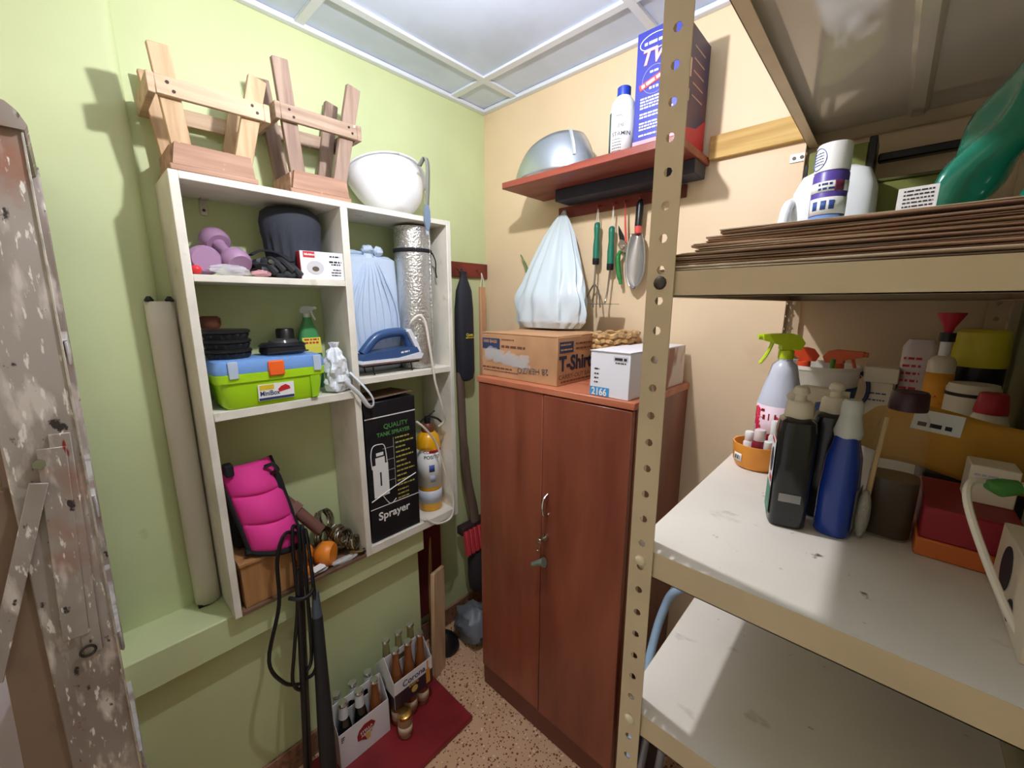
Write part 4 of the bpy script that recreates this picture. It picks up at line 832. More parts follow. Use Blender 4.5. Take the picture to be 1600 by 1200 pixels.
P('hanging_loop', MB().tube(smooth([(.744, -.036, 1.815), (.738, -.036, 1.87), (.735, -.036, 1.944), (.741, -.036, 1.87), (.748, -.036, 1.81)]), .0024, 6), mk('red_cord', (210, 90, 80), .6), se)
tro = thing('hand_trowel', 'steel hand trowel with a black handle behind the rack post', 'trowel', (.788, -.04, 1.65))
P('handle', MB().tube([(.792, -.036, 1.945), (.790, -.036, 1.93), (.788, -.036, 1.86)], [.006, .012, .0125], 12), blackp, tro)
P('red_ring', MB().tube([(.788, -.036, 1.86), (.787, -.036, 1.838)], [.0128, .0105], 12), mk('ring_red', (222, 90, 84), .4), tro)
P('scoop', MB().grid(lambda u, v: (.787+(u-.5)*.074*math.sin(PI*min(1, .10+v*.75))**.6*(1 if v < .7 else max(0, 1-((v-.7)/.3)**2)**.5), -.036-.018*(1-(2*u-1)**2)*(1-v*.4)*-1+(-.01), 1.838-v*.185), 12, 16), mk('trowel_steel', (176, 174, 172), .3, .8), tro, thick=.0015)
solo('wall_batten', MB().box(.992, XR-.002, -.019, -.001, 2.026, 2.090, .0015), woodmat('yellow_pine', (214, 180, 112), (180, 140, 76), (2, 30, 40)), 'unpainted yellow pine batten screwed to the cream wall', 'batten')
mp_ = thing('metal_plate', 'small drilled metal plate on the cream wall below the batten', 'plate', (1.217, -.004, 1.976))
P('plate', MB().box(1.199, 1.238, -.0035, -.001, 1.976, 1.997, .0005), mk('plate_white_metal', (216, 212, 202), .4, .4), mp_)
for x in (1.209, 1.226): P('screw', MB().cyl((x, -.0035, 1.986), (x, -.0055, 1.986), .0045, n=12), mk('dark_metal', (70, 66, 62), .4, .8), mp_)
# ------------------------------------------------------------ slotted steel rack, short end toward the door
rk_ = mk('rack_beige', (208, 186, 152), .42, var=.06, vs=6, bump=.02, bs=50); overlay(rk_, (150, 118, 84), 16, .70, .84, offset=5)
rkw = mk('rack_shelf_top', (226, 220, 208), .45, var=.05, vs=4); overlay(rkw, (150, 132, 108), 12, .66, .80, offset=2, stretch=(1, 1.6, 1)); overlay(rkw, (96, 82, 66), 45, .70, .78, offset=7)
rku = mk('rack_gloss_underside', (200, 188, 172), .10, coat=.6)
rack = thing('metal_rack', 'beige slotted steel shelving rack along the right wall', 'rack', (1.44, -.47, 0))
RX0, RX1, RY0, RY1, RH = 1.240, 1.640, -.920, -.020, 2.33
def flange(O, r, z0=.0, z1=RH, wd=.031, pitch=.0345, ho=.0050, off=None):
    """strip along z with a row of round holes; O origin corner, r direction across"""
    r = Vector(r); mb = MB(); n = int((z1-z0)/pitch); off = wd*.5 if off is None else off
    for k in range(n):
        a = z0+k*pitch; b = a+pitch; c = a+pitch/2
        vs = []; 
        outer = [(0, a), (off, a), (wd, a), (wd, c), (wd, b), (off, b), (0, b), (0, c)]
        ang = [math.atan2(z-c, x-off) for x, z in outer]
        inner = [(off+ho*math.cos(t), c+ho*math.sin(t)) for t in ang]
        for x, z in outer+inner: vs.append(Vector(O)+r*x+Vector((0, 0, z)))
        mb.add(vs, [(i, (i+1) % 8, 8+(i+1) % 8, 8+i) for i in range(8)])
    return mb
for (cx, sx) in ((RX0, 1), (RX1, -1)):
    for (cy, sy) in ((RY0, 1), (RY1, -1)):
        pmb = flange((cx, cy, 0), (sx, 0, 0)); pmb2 = flange((cx, cy, 0), (0, sy, 0)); pmb.add(pmb2.v, pmb2.f)
        P('post', pmb, rk_, rack, thick=.0016, weld=True, flat=True)
SH = [(.30, .034), (1.030, .036), (1.285, .036), (1.637, .028), (2.028, .032)]
def tray(z, lip):
    a0, a1, b0, b1 = RX0+.003, RX1-.003, RY0+.003, RY1-.003
    top = MB().box(a0+.0008, a1-.0008, b0+.0008, b1-.0008, z-.0012, z)
    lips = MB().box(a0, a1, b0, b0+.0012, z-lip, z-.0002).box(a0, a1, b1-.0012, b1, z-lip, z-.0002).box(a0, a0+.0012, b0, b1, z-lip, z-.0002).box(a1-.0012, a1, b0, b1, z-lip, z-.0002)
    fl = MB().box(a0, a0+.020, b0, b1, z-lip, z-lip+.0012).box(a1-.020, a1, b0, b1, z-lip, z-lip+.0012).box(a0+.020, a1-.020, b0, b0+.016, z-lip, z-lip+.0012).box(a0+.020, a1-.020, b1-.016, b1, z-lip, z-lip+.0012)
    return top, lips, fl
for z, lip in SH:
    t, l, f = tray(z, lip)
    s = P('shelf_tray', t, rkw, rack); P('shelf_underside', MB().box(RX0+.005, RX1-.005, RY0+.005, RY1-.005, z-.0022, z-.0013), rku, s)
    P('shelf_lip', l, rk_, s); P('shelf_flange', f, rk_, s)
    P('stiffener', MB().prism([(-.018, 0), (.018, 0), (.010, -.012), (-.010, -.012)], RY0+.02, RY1-.02, TR((1.440, 0, z-.0024))), rku, s)
    for x in (RX0+.0155, RX1-.0155):
        P('bolt', MB().ball((x, RY0-.001, z-lip*.45), .0078, .0035, .0078, 12, 6), mk('dark_bolt', (84, 78, 72), .35, .8) if abs(z-1.637) < .01 else mk('painted_bolt', (222, 208, 176), .4), s)
# ------------------------------------------------------------ newspapers
news = mk('newsprint_fold', (198, 166, 136), .85, rgb2=(152, 118, 94), vs=5, lo=.35, hi=.65, stretch=(1, 1, 60)); news2 = mk('newsprint_pale', (222, 204, 182), .85, rgb2=(176, 148, 124), vs=5, stretch=(1, 1, 60)); news3 = mk('newsprint_dark', (164, 130, 106), .85, rgb2=(120, 90, 74), vs=5, stretch=(1, 1, 60))
z = 1.6375; R_ = random.Random(5)
for k in range(17):
    h = .0026+R_.uniform(-.0008, .0008); dx = .0036*k+R_.uniform(-.010, .006); dy = R_.uniform(-.005, .004); ph = R_.uniform(0, 6)
    h = max(.0016, h)
    x0 = 1.248+dx; x1 = 1.628; y0 = -.912+dy+.002*k; y1 = -.60
    mb = MB(); N = 16; vs = []; fs = []
    for i in range(N+1):
        x = x0+(x1-x0)*i/N; wv_ = .0007*math.sin(ph+x*30)
        c = [(y0+.0015, 0.0002), (y0-.001, .3*h), (y0-.001, .7*h), (y0+.0015, h-.0002), (y1, h-.0002), (y1, .0002)]
        for y, dz_ in c: vs.append((x, y+.003*math.sin(ph+x*18), z+dz_))
    for i in range(N):
        for j in range(6): fs.append((i*6+j, i*6+(j+1) % 6, (i+1)*6+(j+1) % 6, (i+1)*6+j))
    fs += [tuple(range(6)), tuple(range(N*6+5, N*6-1, -1))]; mb.add(vs, fs)
    solo('newspaper', mb, (news2, news, news3)[(k*7+k//3) % 3] if k > 1 else news2, 'topmost folded newspaper of the stack on the rack' if k == 16 else 'lowest pale newspaper of the stack on the rack' if k == 0 else 'folded yellowed newspaper inside the stack on the rack', 'newspaper', 'newspapers stacked on the rack')
    z += h
NZ = z
S1 = 1.6372
can = thing('spray_can', 'white and purple aerosol can standing behind the newspapers', 'can', (1.338, -.36, S1))
M = TR((1.338, -.37, S1), -.2)
P('can_body', MB().lathe([(.026, 0), (.028, .004), (.028, .202), (.026, .207)], 30, M), mk('can_purple', (92, 74, 160), .35), can)
P('white_band', band(M, .0284, .170, .188, 0, 2*PI, 40), pw, can, thick=.0003); P('pictogram_band', band(M, .0284, .130, .160, -2.5, .4), pw, can, thick=.0003); P('blue_band', band(M, .0284, .02, .128, 0, 2*PI, 40), mk('can_blue', (110, 146, 190), .4), can, thick=.0003)
P('cap', MB().lathe([(.0275, .2075), (.0275, .252), (.0255, .256)], 30, M), whitep, can)
for a in (-2.15, -1.65, -1.2): P('printed_pictogram', band(M, .0288, .138, .154, a, a+.3, 6), blueink, can, thick=.0003)
P('printed_text', curved(lines(Matrix(), [(0, .026, 0, .004), (0, .022, .008, .004)]), M @ Matrix.Rotation(-1.9, 4, 'Z') @ Matrix.Translation((0, 0, .173)), .0289), blueink, can); P('printed_flower', band(M, .0289, .170, .188, -1.0, -.45, 6), mk('flower_maroon', (110, 44, 70), .5), can, thick=.0003)
P('cap_print', MB().tube([M @ Vector((.0279*math.cos(-2.25+.6*math.cos(a)), .0279*math.sin(-2.25+.6*math.cos(a)), .230+.019*math.sin(a))) for a in [2*PI*i/24 for i in range(25)]], .0008, 5), blueink, can)
P('cap_print', curved(lines(Matrix(), [(0, .022, k*.005, .0018) for k in range(5)]), M @ Matrix.Rotation(-2.62, 4, 'Z') @ Matrix.Translation((0, 0, .219)), .0279), blueink, can)
jug = thing('white_jug', 'large white plastic jug behind the aerosol can', 'jug', (1.327, -.21, S1))
jm = mk('jug_white', (236, 240, 240), .4)
P('jug_body', MB().sup([(.066, .05, 0), (.072, .055, .008), (.073, .056, .16), (.071, .054, .205), (.058, .045, .236), (.035, .03, .248)], 40, 5, TR((1.330, -.215, S1))), jm, jug)
P('jug_spout', MB().lathe([(.02, .245), (.02, .262), (.018, .265)], 18, TR((1.330, -.215, S1))), jm, jug)
P('jug_handle', MB().tube(smooth([(1.262, -.23, S1+.19), (1.243+.012, -.275, S1+.17), (1.252, -.285, S1+.09), (1.262, -.262, S1+.03)]), .011, 10), jm, jug)
olive = mk('olive_carton', (118, 124, 56), .55, var=.1, vs=6)
ob = thing('olive_box', 'olive green carton with dark edges at the back of the rack', 'box', (1.31, -.09, S1))
P('carton', MB().box(1.262, 1.370, -.13, -.05, S1, 1.955, .0015), olive, ob)
P('dark_edge', MB().box(1.370, 1.384, -.132, -.05, S1, 1.965, .0015), blackp, ob); P('dark_edge', MB().box(1.255, 1.263, -.131, -.05, S1, 1.93, .0015), blackp, ob)
F = face((1.262, -.1304, S1), (1, 0, 0), (0, 0, 1))
text('2', .11, F @ Matrix.Translation((.050, .165, 0)), pw, ob, bold=.003); text('PACK', .034, F @ TR((.042, .165, 0), PI/2), pw, ob, bold=.001)
ob2 = thing('green_crate', 'low olive green crate beside the white jug', 'crate', (1.45, -.10, S1))
P('crate_body', MB().box(1.392, 1.52, -.15, -.05, S1, 1.862, .003), olive, ob2); P('crate_rim', MB().box(1.388, 1.524, -.154, -.046, 1.862, 1.868, .002), mk('dark_olive', (84, 88, 44), .5), ob2)
solo('black_bar', MB().box(1.386, 1.60, -.075, -.050, 1.922, 1.940, .003), blackp, 'black bar lying behind the green packages on the rack', 'bar')
gbm = mk('green_foil_pack', (30, 122, 100), .18, coat=.6, bump=.5, bs=14)
def green_pack(label, base, top, w, t, seed):
    # a soft vacuum-packed bag: flat pillow between base and top, creased
    o = thing('green_package', label, 'package', base, 'green plastic packages on the rack'); r = random.Random(seed); ph = [r.uniform(0, 6) for _ in range(5)]
    base = Vector(base); ax = Vector(top)-base; L = ax.length; ax.normalize(); wv = Vector((0, 1, 0)); wv = (wv-ax*wv.dot(ax)).normalized(); n = ax.cross(wv)
    def f(u, v):
        a = 2*PI*u; e = math.sin(PI*min(1, max(0, v*.97+.015)))**.35
        c, s_ = math.cos(a), math.sin(a); p = 2/2.6
        x = w*math.copysign(abs(c)**p, c)*(.86+.14*e); y = t*math.copysign(abs(s_)**p, s_)*e
        y += e*.006*(math.sin(9*v+ph[0]+3*c)+.7*math.sin(17*v+ph[1]-5*c)+.5*math.sin(6*c+ph[2]))
        return base+ax*(L*v)+wv*x+n*y
    P('pack_body', MB().grid(f, 40, 26), gbm, o, ang=25, weld=True); return o
g1 = green_pack('tall green plastic package with white label leaning on the rack', (1.452, -.50, S1+.012), (1.590, -.46, 1.955), .062, .032, 3)
F = face((1.446, -.585, S1+.020), (.35, -.05, 0), (.30, 0, 1))
P('side_label', MB().box(-.006, .034, .01, .100, 0, .001, 0, F), mk('label_white_pack', (228, 228, 230), .5), g1); P('label_print', lines(F, [(.0, .030, .094-k*.005, .002) for k in range(6)], .0014), ink, g1)
g2 = green_pack('green plastic package standing at the right end of the newspapers', (1.568, -.55, S1+.010), (1.604, -.54, 1.80), .045, .022, 8)
kn = thing('wooden_knob_tool', 'brown wooden handle end lying on the newspapers', 'handle', (1.57, -.86, NZ-.02))
P('handle', MB().tube([(1.526, -.925, 1.655), (1.532, -.925, 1.655), (1.545, -.925, 1.655), (1.60, -.925, 1.655), (1.64, -.925, 1.655)], [.004, .012, .0145, .0145, .012], 16), mk('brown_handle', (140, 90, 62), .4), kn)
# ------------------------------------------------------------ middle rack shelf
S2 = 1.2855
creamp = mk('cream_plastic', (226, 214, 192), .4); blkb = mk('black_bottle', (20, 21, 24), .22, coat=.3)
bw = thing('orange_bowl', 'orange plastic bowl with small bottles at the shelf edge', 'bowl', (1.297, -.50, S2))
BM = TR((1.297, -.500, S2))
P('bowl', MB().lathe([(.030, 0), (.036, .001), (.0415, .012), (.044, .048), (.0415, .048), (.039, .014), (.030, .004)], 36, BM, sx=1, sy=1), mk('bowl_orange', (240, 158, 62), .35), bw)
P('price_sticker', band(BM, .0438, .014, .030, -2.45, -2.0, 5), pw, bw, thick=.0003); P('barcode', curved(MB().add([], []).box(0, .001, 0, .008, 0, .0003).box(.002, .004, 0, .008, 0, .0003).box(.005, .006, 0, .008, 0, .0003).box(.0075, .010, 0, .008, 0, .0003).box(.012, .013, 0, .008, 0, .0003), BM @ Matrix.Rotation(-2.38, 4, 'Z') @ Matrix.Translation((0, 0, .018)), .0442), ink, bw)
def vial(label, x, y, r, h, m, cm):
    o = thing('small_bottle', label, 'bottle', (x, y, S2+.005), 'small bottles in the orange bowl'); M = TR((x, y, S2+.0055))
    P('bottle_body', MB().lathe([(r*.9, 0), (r, .002), (r, h*.62), (r*.7, h*.70)], 18, M), m, o); P('cap', MB().lathe([(r*.78, h*.70), (r*.82, h*.72), (r*.8, h*.98), (r*.7, h)], 18, M), cm, o)
vial('small dark red bottle with pinkish cap in the orange bowl', 1.300, -.512, .0125, .072, mk('red_liquid', (128, 26, 44), .2), mk('cap_pinkish', (226, 208, 206), .4))
vial('small blue bottle with white cap in the orange bowl', 1.317, -.519, .0095, .054, mk('blue_liquid', (50, 120, 200), .3), whitep)
vial('small white bottle at the back of the orange bowl', 1.279, -.493, .010, .060, whitep, whitep)
vial('tall thin white bottle at the back right of the orange bowl', 1.319, -.487, .009, .088, whitep, whitep)
lsp = thing('spray_bottle', 'clear spray bottle with lime trigger and red printed label', 'bottle', (1.315, -.435, S2))
M = TR((1.312, -.425, S2))
fro = mk('frosted_blue', (222, 228, 244), .3, alpha=.9)
P('bottle_body', MB().lathe([(.036, 0), (.039, .004), (.039, .118), (.034, .142), (.026, .175), (.0255, .178), (.0215, .196), (.013, .204), (.0125, .210)], 30, M), fro, lsp)
P('pink_label', band(M, .0394, .03, .115, -2.9, .1, 24), mk('label_pinkish', (240, 214, 224), .5, rgb2=(206, 40, 72), vs=40, lo=.55, hi=.58), lsp, thick=.0003)
P('label_print', curved(lines(Matrix(), [(0, .03, 0, .010), (0, .028, .016, .006), (.036, .05, .0, .014)]), M @ Matrix.Rotation(-2.75, 4, 'Z') @ Matrix.Translation((0, 0, .086)), .0399), redink, lsp)
trigger(TR((1.312, -.425, S2+.209), math.radians(208)), mk('trigger_lime', (196, 220, 40), .35), lsp)
bk_ = thing('white_bucket', 'white bucket with a blue band holding spray bottles', 'bucket', (1.345, -.19, S2))
KB = TR((1.345, -.185, S2))
P('bucket_wall', MB().lathe([(.058, 0), (.064, .003), (.078, .165), (.081, .168), (.081, .176), (.076, .176), (.062, .006), (.058, .004)], 40, KB), mk('bucket_white', (236, 230, 216), .4), bk_)
P('blue_band', MB().lathe([(.0705, .07), (.0760, .128), (.0752, .130)], 40, KB, caps=False), mk('bucket_blue', (36, 74, 138), .4), bk_, thick=.001)
P('ear_handle', MB().tube(smooth([(1.268, -.19, S2+.165), (1.256, -.195, S2+.155), (1.252, -.2, S2+.13), (1.258, -.2, S2+.105), (1.268, -.19, S2+.10)]), .004, 8), mk('handle_navy', (46, 56, 84), .4), bk_)
P('ear_handle', MB().tube(smooth([(1.422, -.19, S2+.165), (1.436, -.195, S2+.15), (1.440, -.2, S2+.12), (1.432, -.2, S2+.095), (1.420, -.19, S2+.09)]), .004, 8), mk('handle_navy', (46, 56, 84), .4), bk_)
ot = mk('trigger_orange', (238, 84, 44), .4)
s1_ = thing('spray_gun_bottle', 'spray bottle with red orange trigger in the white bucket', 'bottle', (1.315, -.19, S2+.005))
P('bottle_body', MB().lathe([(.024, 0), (.026, .004), (.026, .10), (.014, .14), (.012, .158)], 20, TR((1.315, -.185, S2+.005))), fro, s1_); trigger(TR((1.315, -.185, S2+.1635), math.radians(190)), ot, s1_)
s2_ = thing('spray_gun_bottle', 'spray bottle with orange trigger turned to the right in the bucket', 'bottle', (1.375, -.18, S2+.005))
P('bottle_body', MB().lathe([(.022, 0), (.024, .004), (.024, .10), (.014, .14), (.012, .156)], 20, TR((1.378, -.175, S2+.005))), fro, s2_); trigger(TR((1.378, -.175, S2+.1615), math.radians(-8)), mk('trigger_orange_dull', (226, 104, 66), .4), s2_)
solo('green_stick', MB().cyl((1.372, -.235, S2+.006), (1.374, -.242, S2+.195), .005), mk('stick_green', (96, 150, 60), .4), 'short green stick standing in the white bucket', 'stick')
wbx2 = thing('white_carton', 'narrow white carton with blue side behind the bottles', 'carton', (1.462, -.16, S2))
P('carton', MB().box(1.436, 1.480, -.195, -.14, S2, 1.432, .001), creamp, wbx2); P('carton_lid', MB().box(1.428, 1.486, -.202, -.135, 1.432, 1.466, .002), creamp, wbx2); P('blue_side', MB().box(1.4802, 1.481, -.193, -.142, S2+.002, 1.43), mk('navy_print', (44, 60, 110), .5), wbx2)
P('printed_lines', lines(face((1.436, -.1954, S2), (1, 0, 0), (0, 0, 1)), [(.006, .036, .12, .003), (.006, .034, .105, .003), (.006, .038, .06, .003)]), blueink, wbx2)
# two black bottles with pump caps
for k, (x, y, rz, lab) in enumerate(((1.378, -.705, .25, 'black glossy bottle with cream cap and green label, in front'), (1.412, -.640, .1, 'black glossy bottle with cream cap behind the front one'))):
    o = thing('black_bottle', lab, 'bottle', (x, y, S2), 'black bottles with cream caps'); M = TR((x, y, S2), rz)
    h = .158
    P('bottle_body', MB().sup([(.021, .026, 0), (.0235, .029, .004), (.0235, .029, h-.02), (.021, .025, h-.004), (.014, .015, h+.002)], 28, 4.5, M), blkb, o)
    P('cap', MB().lathe([(.0165, h), (.0175, h+.002), (.0160, h+.020), (.013, h+.024)], 24, M), creamp, o)
    P('pump_tip', MB().lathe([(.0075, h+.024), (.0065, h+.032), (.010, h+.036), (.008, h+.043), (.005, h+.045)], 16, M), creamp, o)
    if k == 0:
        F = M @ face((-.0239, .024, 0), (0, -1, 0), (0, 0, 1))
        P('front_label', patch(F, .002, .012, .044, .125), mk('label_white_pack', (228, 228, 230), .5), o); P('green_label_part', patch(F @ Matrix.Translation((0, 0, .0005)), .002, .012, .044, .055), mk('label_teal', (50, 130, 100), .5), o)
        P('label_picture', MB().lathe([(.014, 0), (.014, .0009)], 18, F @ TR((.026, .092, 0)), sy=1.3), ink, o); P('label_print', lines(F @ Matrix.Translation((0, 0, .0006)), [(.024, .042, .062, .008), (.006, .034, .118, .004)]), redink, o)
        P('silver_sticker', patch(M @ face((-.012, -.0292, 0), (1, 0, 0), (0, 0, 1)), -.002, .040, .024, .052, .0006), mk('sticker_silver', (150, 150, 150), .3, .6), o)
wt = thing('white_trigger_bottle', 'cream spray bottle lying behind the black bottles', 'bottle', (1.372, -.575, S2))
P('bottle_body', MB().lathe([(.020, 0), (.022, .004), (.022, .10), (.013, .125), (.011, .135)], 22, TR((1.372, -.580, S2))), creamp, wt)
trigger(TR((1.372, -.580, S2+.134), math.radians(0)), creamp, wt)
blb = thing('blue_bottle', 'blue oval bottle with a clear dispensing cap', 'bottle', (1.440, -.69, S2)); M = TR((1.434, -.692, S2), -.15)
P('bottle_body', MB().sup([(.019, .024, 0), (.0215, .027, .004), (.0215, .027, .06), (.019, .023, .11), (.015, .018, .128), (.013, .014, .140)], 28, 2.8, M), mk('bottle_blue', (28, 58, 148), .25, coat=.2), blb)
P('clear_shoulder', MB().lathe([(.0145, .138), (.0165, .146), (.0130, .162), (.0115, .170)], 22, M), mk('cap_clear', (214, 216, 210), .2, alpha=.8), blb)
P('flip_cap', MB().lathe([(.012, .170), (.0125, .174), (.0115, .186), (.009, .190)], 20, M), mk('cap_clear', (214, 216, 210), .2, alpha=.8), blb)
P('silver_label', MB().sup([(.0004, .018, .012), (.0006, .019, .07)], 12, 3, M @ Matrix.Translation((.0215, .002, 0))), mk('sticker_silver', (150, 150, 150), .3, .6), blb)
clb = thing('clear_bottle', 'tall clear bottle with dark liquid and a maroon cap', 'bottle', (1.485, -.655, S2)); M = TR((1.488, -.650, S2))
P('glass_wall', MB().sup([(.024, .024, 0), (.0265, .0265, .004), (.0265, .0265, .150), (.022, .022, .172), (.017, .017, .180)], 28, 3.5, M), mk('clear_pet', (206, 186, 150), .12, alpha=.08), clb)
P('dark_liquid', MB().sup([(.023, .023, .003), (.0255, .0255, .006), (.0255, .0255, .085)], 28, 3.5, M), mk('liquid_brown', (34, 20, 20), .25), clb)
P('cap', MB().lathe([(.0195, .178), (.0200, .181), (.0190, .200), (.017, .203)], 26, M), mk('cap_maroon', (56, 28, 36), .4), clb)
sbr = thing('dish_brush', 'cream dish brush with a thin wooden handle between the bottles', 'brush', (1.462, -.70, S2))
P('handle', MB().tube([(1.462, -.690, S2+.004), (1.466, -.672, S2+.1), (1.470, -.655, S2+.165)], [.004, .003, .0025], 8), mk('handle_pale', (206, 176, 128), .5), sbr)
P('bristle_block', MB().ball((1.4625, -.694, S2+.036), .008, .010, .036, 12, 8), mk('brush_grey', (150, 146, 136), .9, bump=.8, bs=150), sbr)
env = thing('padded_envelope', 'yellow padded envelope with a white address label', 'envelope', (1.56, -.50, 1.36))
ev = mk('envelope_yellow', (206, 150, 50), .7, var=.1, vs=8)
EM = TR((1.548, -.545, 1.400), .06, math.radians(-14), math.radians(6))
P('envelope_body', MB().grid(lambda u, v: ((u-.5)*.160, -.008*math.sin(PI*u)*math.sin(PI*v)-.003, (v-.5)*.088+.004*math.sin(6*u)), 16, 10, EM), ev, env, thick=.006)
P('address_label', MB().box(-.052, .0, -.0135, -.0128, .012, .042, 0, EM), pw, env); P('barcode', lines(EM @ face((-.046, -.0137, .018), (1, 0, 0), (0, 0, 1)), [(0, .036, 0, .006)]), ink, env)
P('folded_corner', MB().prism([(.05, -.046), (.082, -.046), (.082, -.02)], -.014, -.009, EM), mk('envelope_fold', (180, 126, 40), .7), env)
P('torn_flap', MB().prism([(-.080, -.034), (-.104, -.03), (-.110, .012), (-.094, .034), (-.080, .04)], -.006, -.002, EM), mk('envelope_pale', (206, 168, 110), .7), env)
prb = thing('dark_box', 'dark storage box under the yellow envelope', 'box', (1.56, -.50, S2))
P('box_body', MB().box(1.520, 1.625, -.535, -.44, S2, 1.352, .002), mk('dark_box', (58, 46, 40), .6), prb)
rbx = thing('red_orange_box', 'red and orange carton lying in the shade of the shelf', 'box', (1.555, -.62, S2))
P('red_part', MB().box(1.518, 1.600, -.69, -.56, S2+.024, S2+.066, .002), mk('box_dark_red', (140, 26, 40), .5), rbx); P('orange_part', MB().box(1.516, 1.602, -.692, -.558, S2, S2+.024, .002), mk('box_orange', (190, 98, 40), .5), rbx)
wct = thing('white_carton', 'small white carton standing on the red and orange box', 'carton', (1.575, -.62, S2+.066))
P('carton', MB().box(1.556, 1.598, -.632, -.59, S2+.066, S2+.115, .001, None), creamp, wct)
P('printed_lines', lines(face((1.556, -.6324, S2+.066), (1, 0, 0), (0, 0, 1)), [(.004, .036, .036, .0025), (.004, .03, .028, .0025)]), mk('print_grey2', (170, 178, 196), .5), wct)
plg = thing('power_cord', 'cream cord with green plug hanging over the shelf edge', 'cord', (1.56, -.8, S2))
P('cord', MB().tube(smooth([(1.566, -.720, 1.408), (1.545, -.745, 1.412), (1.540, -.765, 1.40), (1.550, -.785, 1.368), (1.574, -.800, 1.312), (1.588, -.85, 1.290), (1.592, -.915, 1.288), (1.594, -.93, 1.27), (1.594, -.93, 1.15)]), .0035, 8), cordm, plg)
P('plug_body', MB().tube([(1.5555, -.7400, 1.410), (1.566, -.736, 1.408), (1.578, -.730, 1.410)], [.005, .010, .008], 10), mk('plug_green', (70, 130, 60), .4), plg); P('plug_end', MB().tube([(1.578, -.730, 1.410), (1.598, -.726, 1.412)], .006, 10), creamp, plg)
pbx = thing('picture_box', 'white carton with black round pictures at the right shelf edge', 'box', (1.605, -.79, S2))
QM = TR((1.606, -.78, S2), math.radians(0))
P('carton', MB().box(-.026, .026, -.075, .075, 0, .075, .001, QM), creamp, pbx)
F = QM @ face((-.0264, .075, 0), (0, -1, 0), (0, 0, 1))
P('printed_disc', MB().lathe([(.022, 0), (.022, .0008)], 20, F @ TR((.05, .042, 0)), sx=.9, sy=1.1), ink, pbx); P('printed_disc', MB().lathe([(.009, 0), (.009, .0008)], 16, F @ TR((.092, .018, 0)), sy=1.3), ink, pbx)
# back right corner
yc = thing('black_tub', 'black tub with a yellow ribbed lid in the back corner', 'tub', (1.598, -.19, S2)); M = TR((1.594, -.185, S2))
P('tub', MB().lathe([(.036, 0), (.038, .004), (.038, .196)], 26, M), blackp, yc)
P('yellow_lid', MB().lathe([(.039, .196), (.0405, .2), (.036, .262), (.030, .268)], 40, M, fn=lambda a, zz: 1+.015*math.sin(20*a)), mk('lid_yellow', (222, 206, 60), .45), yc)
tb2 = thing('glue_tube', 'white tube with an orange warning label and red funnel tip', 'tube', (1.540, -.25, S2)); M = TR((1.541, -.245, S2))
P('tube_body', MB().lathe([(.018, 0), (.020, .004), (.020, .205), (.016, .214), (.008, .218)], 24, M), creamp, tb2); P('orange_label', band(M, .0203, .11, .185, 0, 2*PI, 30), mk('label_orange', (232, 160, 50), .5), tb2, thick=.0003)
P('warning_triangle', curved(MB().add([(0, 0, 0), (.018, 0, 0), (.009, .017, 0)], [(0, 1, 2)]), M @ Matrix.Rotation(-2.1, 4, 'Z') @ Matrix.Translation((0, 0, .125)), .0208), redink, tb2)
P('neck', MB().lathe([(.008, .218), (.008, .255)], 14, M), whitep, tb2); P('black_ring', MB().lathe([(.0115, .245), (.0115, .262)], 14, M), blackp, tb2)
P('red_funnel', MB().lathe([(.006, .262), (.008, .272), (.020, .297), (.020, .300)], 24, M), mk('funnel_red', (190, 36, 54), .4), tb2)
wb2 = thing('white_bottle', 'white bottle with printed label behind the glue tube', 'bottle', (1.515, -.14, S2)); M = TR((1.512, -.155, S2))
P('bottle_body', MB().sup([(.026, .024, 0), (.028, .026, .004), (.028, .026, .225), (.020, .018, .242)], 24, 4, M), mk('bottle_lilac', (222, 206, 206), .4), wb2); P('printed_lines', lines(face((1.486, -.1816, S2), (1, 0, 0), (0, 0, 1)), [(.002, .03, .20-k*.016, .005) for k in range(7)]), redink, wb2)
wcn = thing('white_can', 'white can with black rim in front of the black tub', 'can', (1.592, -.29, S2)); M = TR((1.585, -.275, S2))
P('can_body', MB().lathe([(.034, 0), (.035, .003), (.035, .165)], 26, M), creamp, wcn); P('black_rim', MB().lathe([(.0362, .150), (.0362, .156)], 26, M), blackp, wcn); P('can_lid', MB().lathe([(.034, .165), (.032, .172)], 26, M), creamp, wcn)
rc = thing('red_capped_bottle', 'bottle with a red cap behind the yellow envelope', 'bottle', (1.60, -.37, S2)); M = TR((1.598, -.372, S2))
P('bottle_body', MB().lathe([(.022, 0), (.024, .004), (.024, .12), (.018, .138)], 22, M), creamp, rc); P('cap', MB().lathe([(.020, .138), (.0205, .142), (.017, .170), (.015, .172)], 22, M), mk('cap_red', (176, 34, 50), .4), rc)
# folded chair stored between the cabinet and the rack
ch = thing('folding_chair', 'folded chair of pale blue steel tube beside the cabinet', 'chair', (1.1, -.3, 0))
pbl = mk('pale_blue_enamel', (166, 196, 226), .35); gt = mk('grey_tube', (150, 152, 160), .4, .4)
P('back_tube', MB().tube(smooth([(1.13, -.70, .30), (1.085, -.42, .62), (1.095, -.36, .76), (1.125, -.36, .83), (1.185, -.34, .86), (1.205, -.30, .80), (1.20, -.28, .0)]), .0115, 10), pbl, ch)
P('leg', MB().cyl((1.085, -.50, .0), (1.105, -.40, .55), .011), gt, ch); P('leg', MB().cyl((1.135, -.50, .0), (1.150, -.40, .55), .011), gt, ch)
P('seat', MB().box(1.06, 1.09, -.46, -.10, .12, .50, .006), mk('chair_seat_dark', (70, 60, 58), .6), ch)

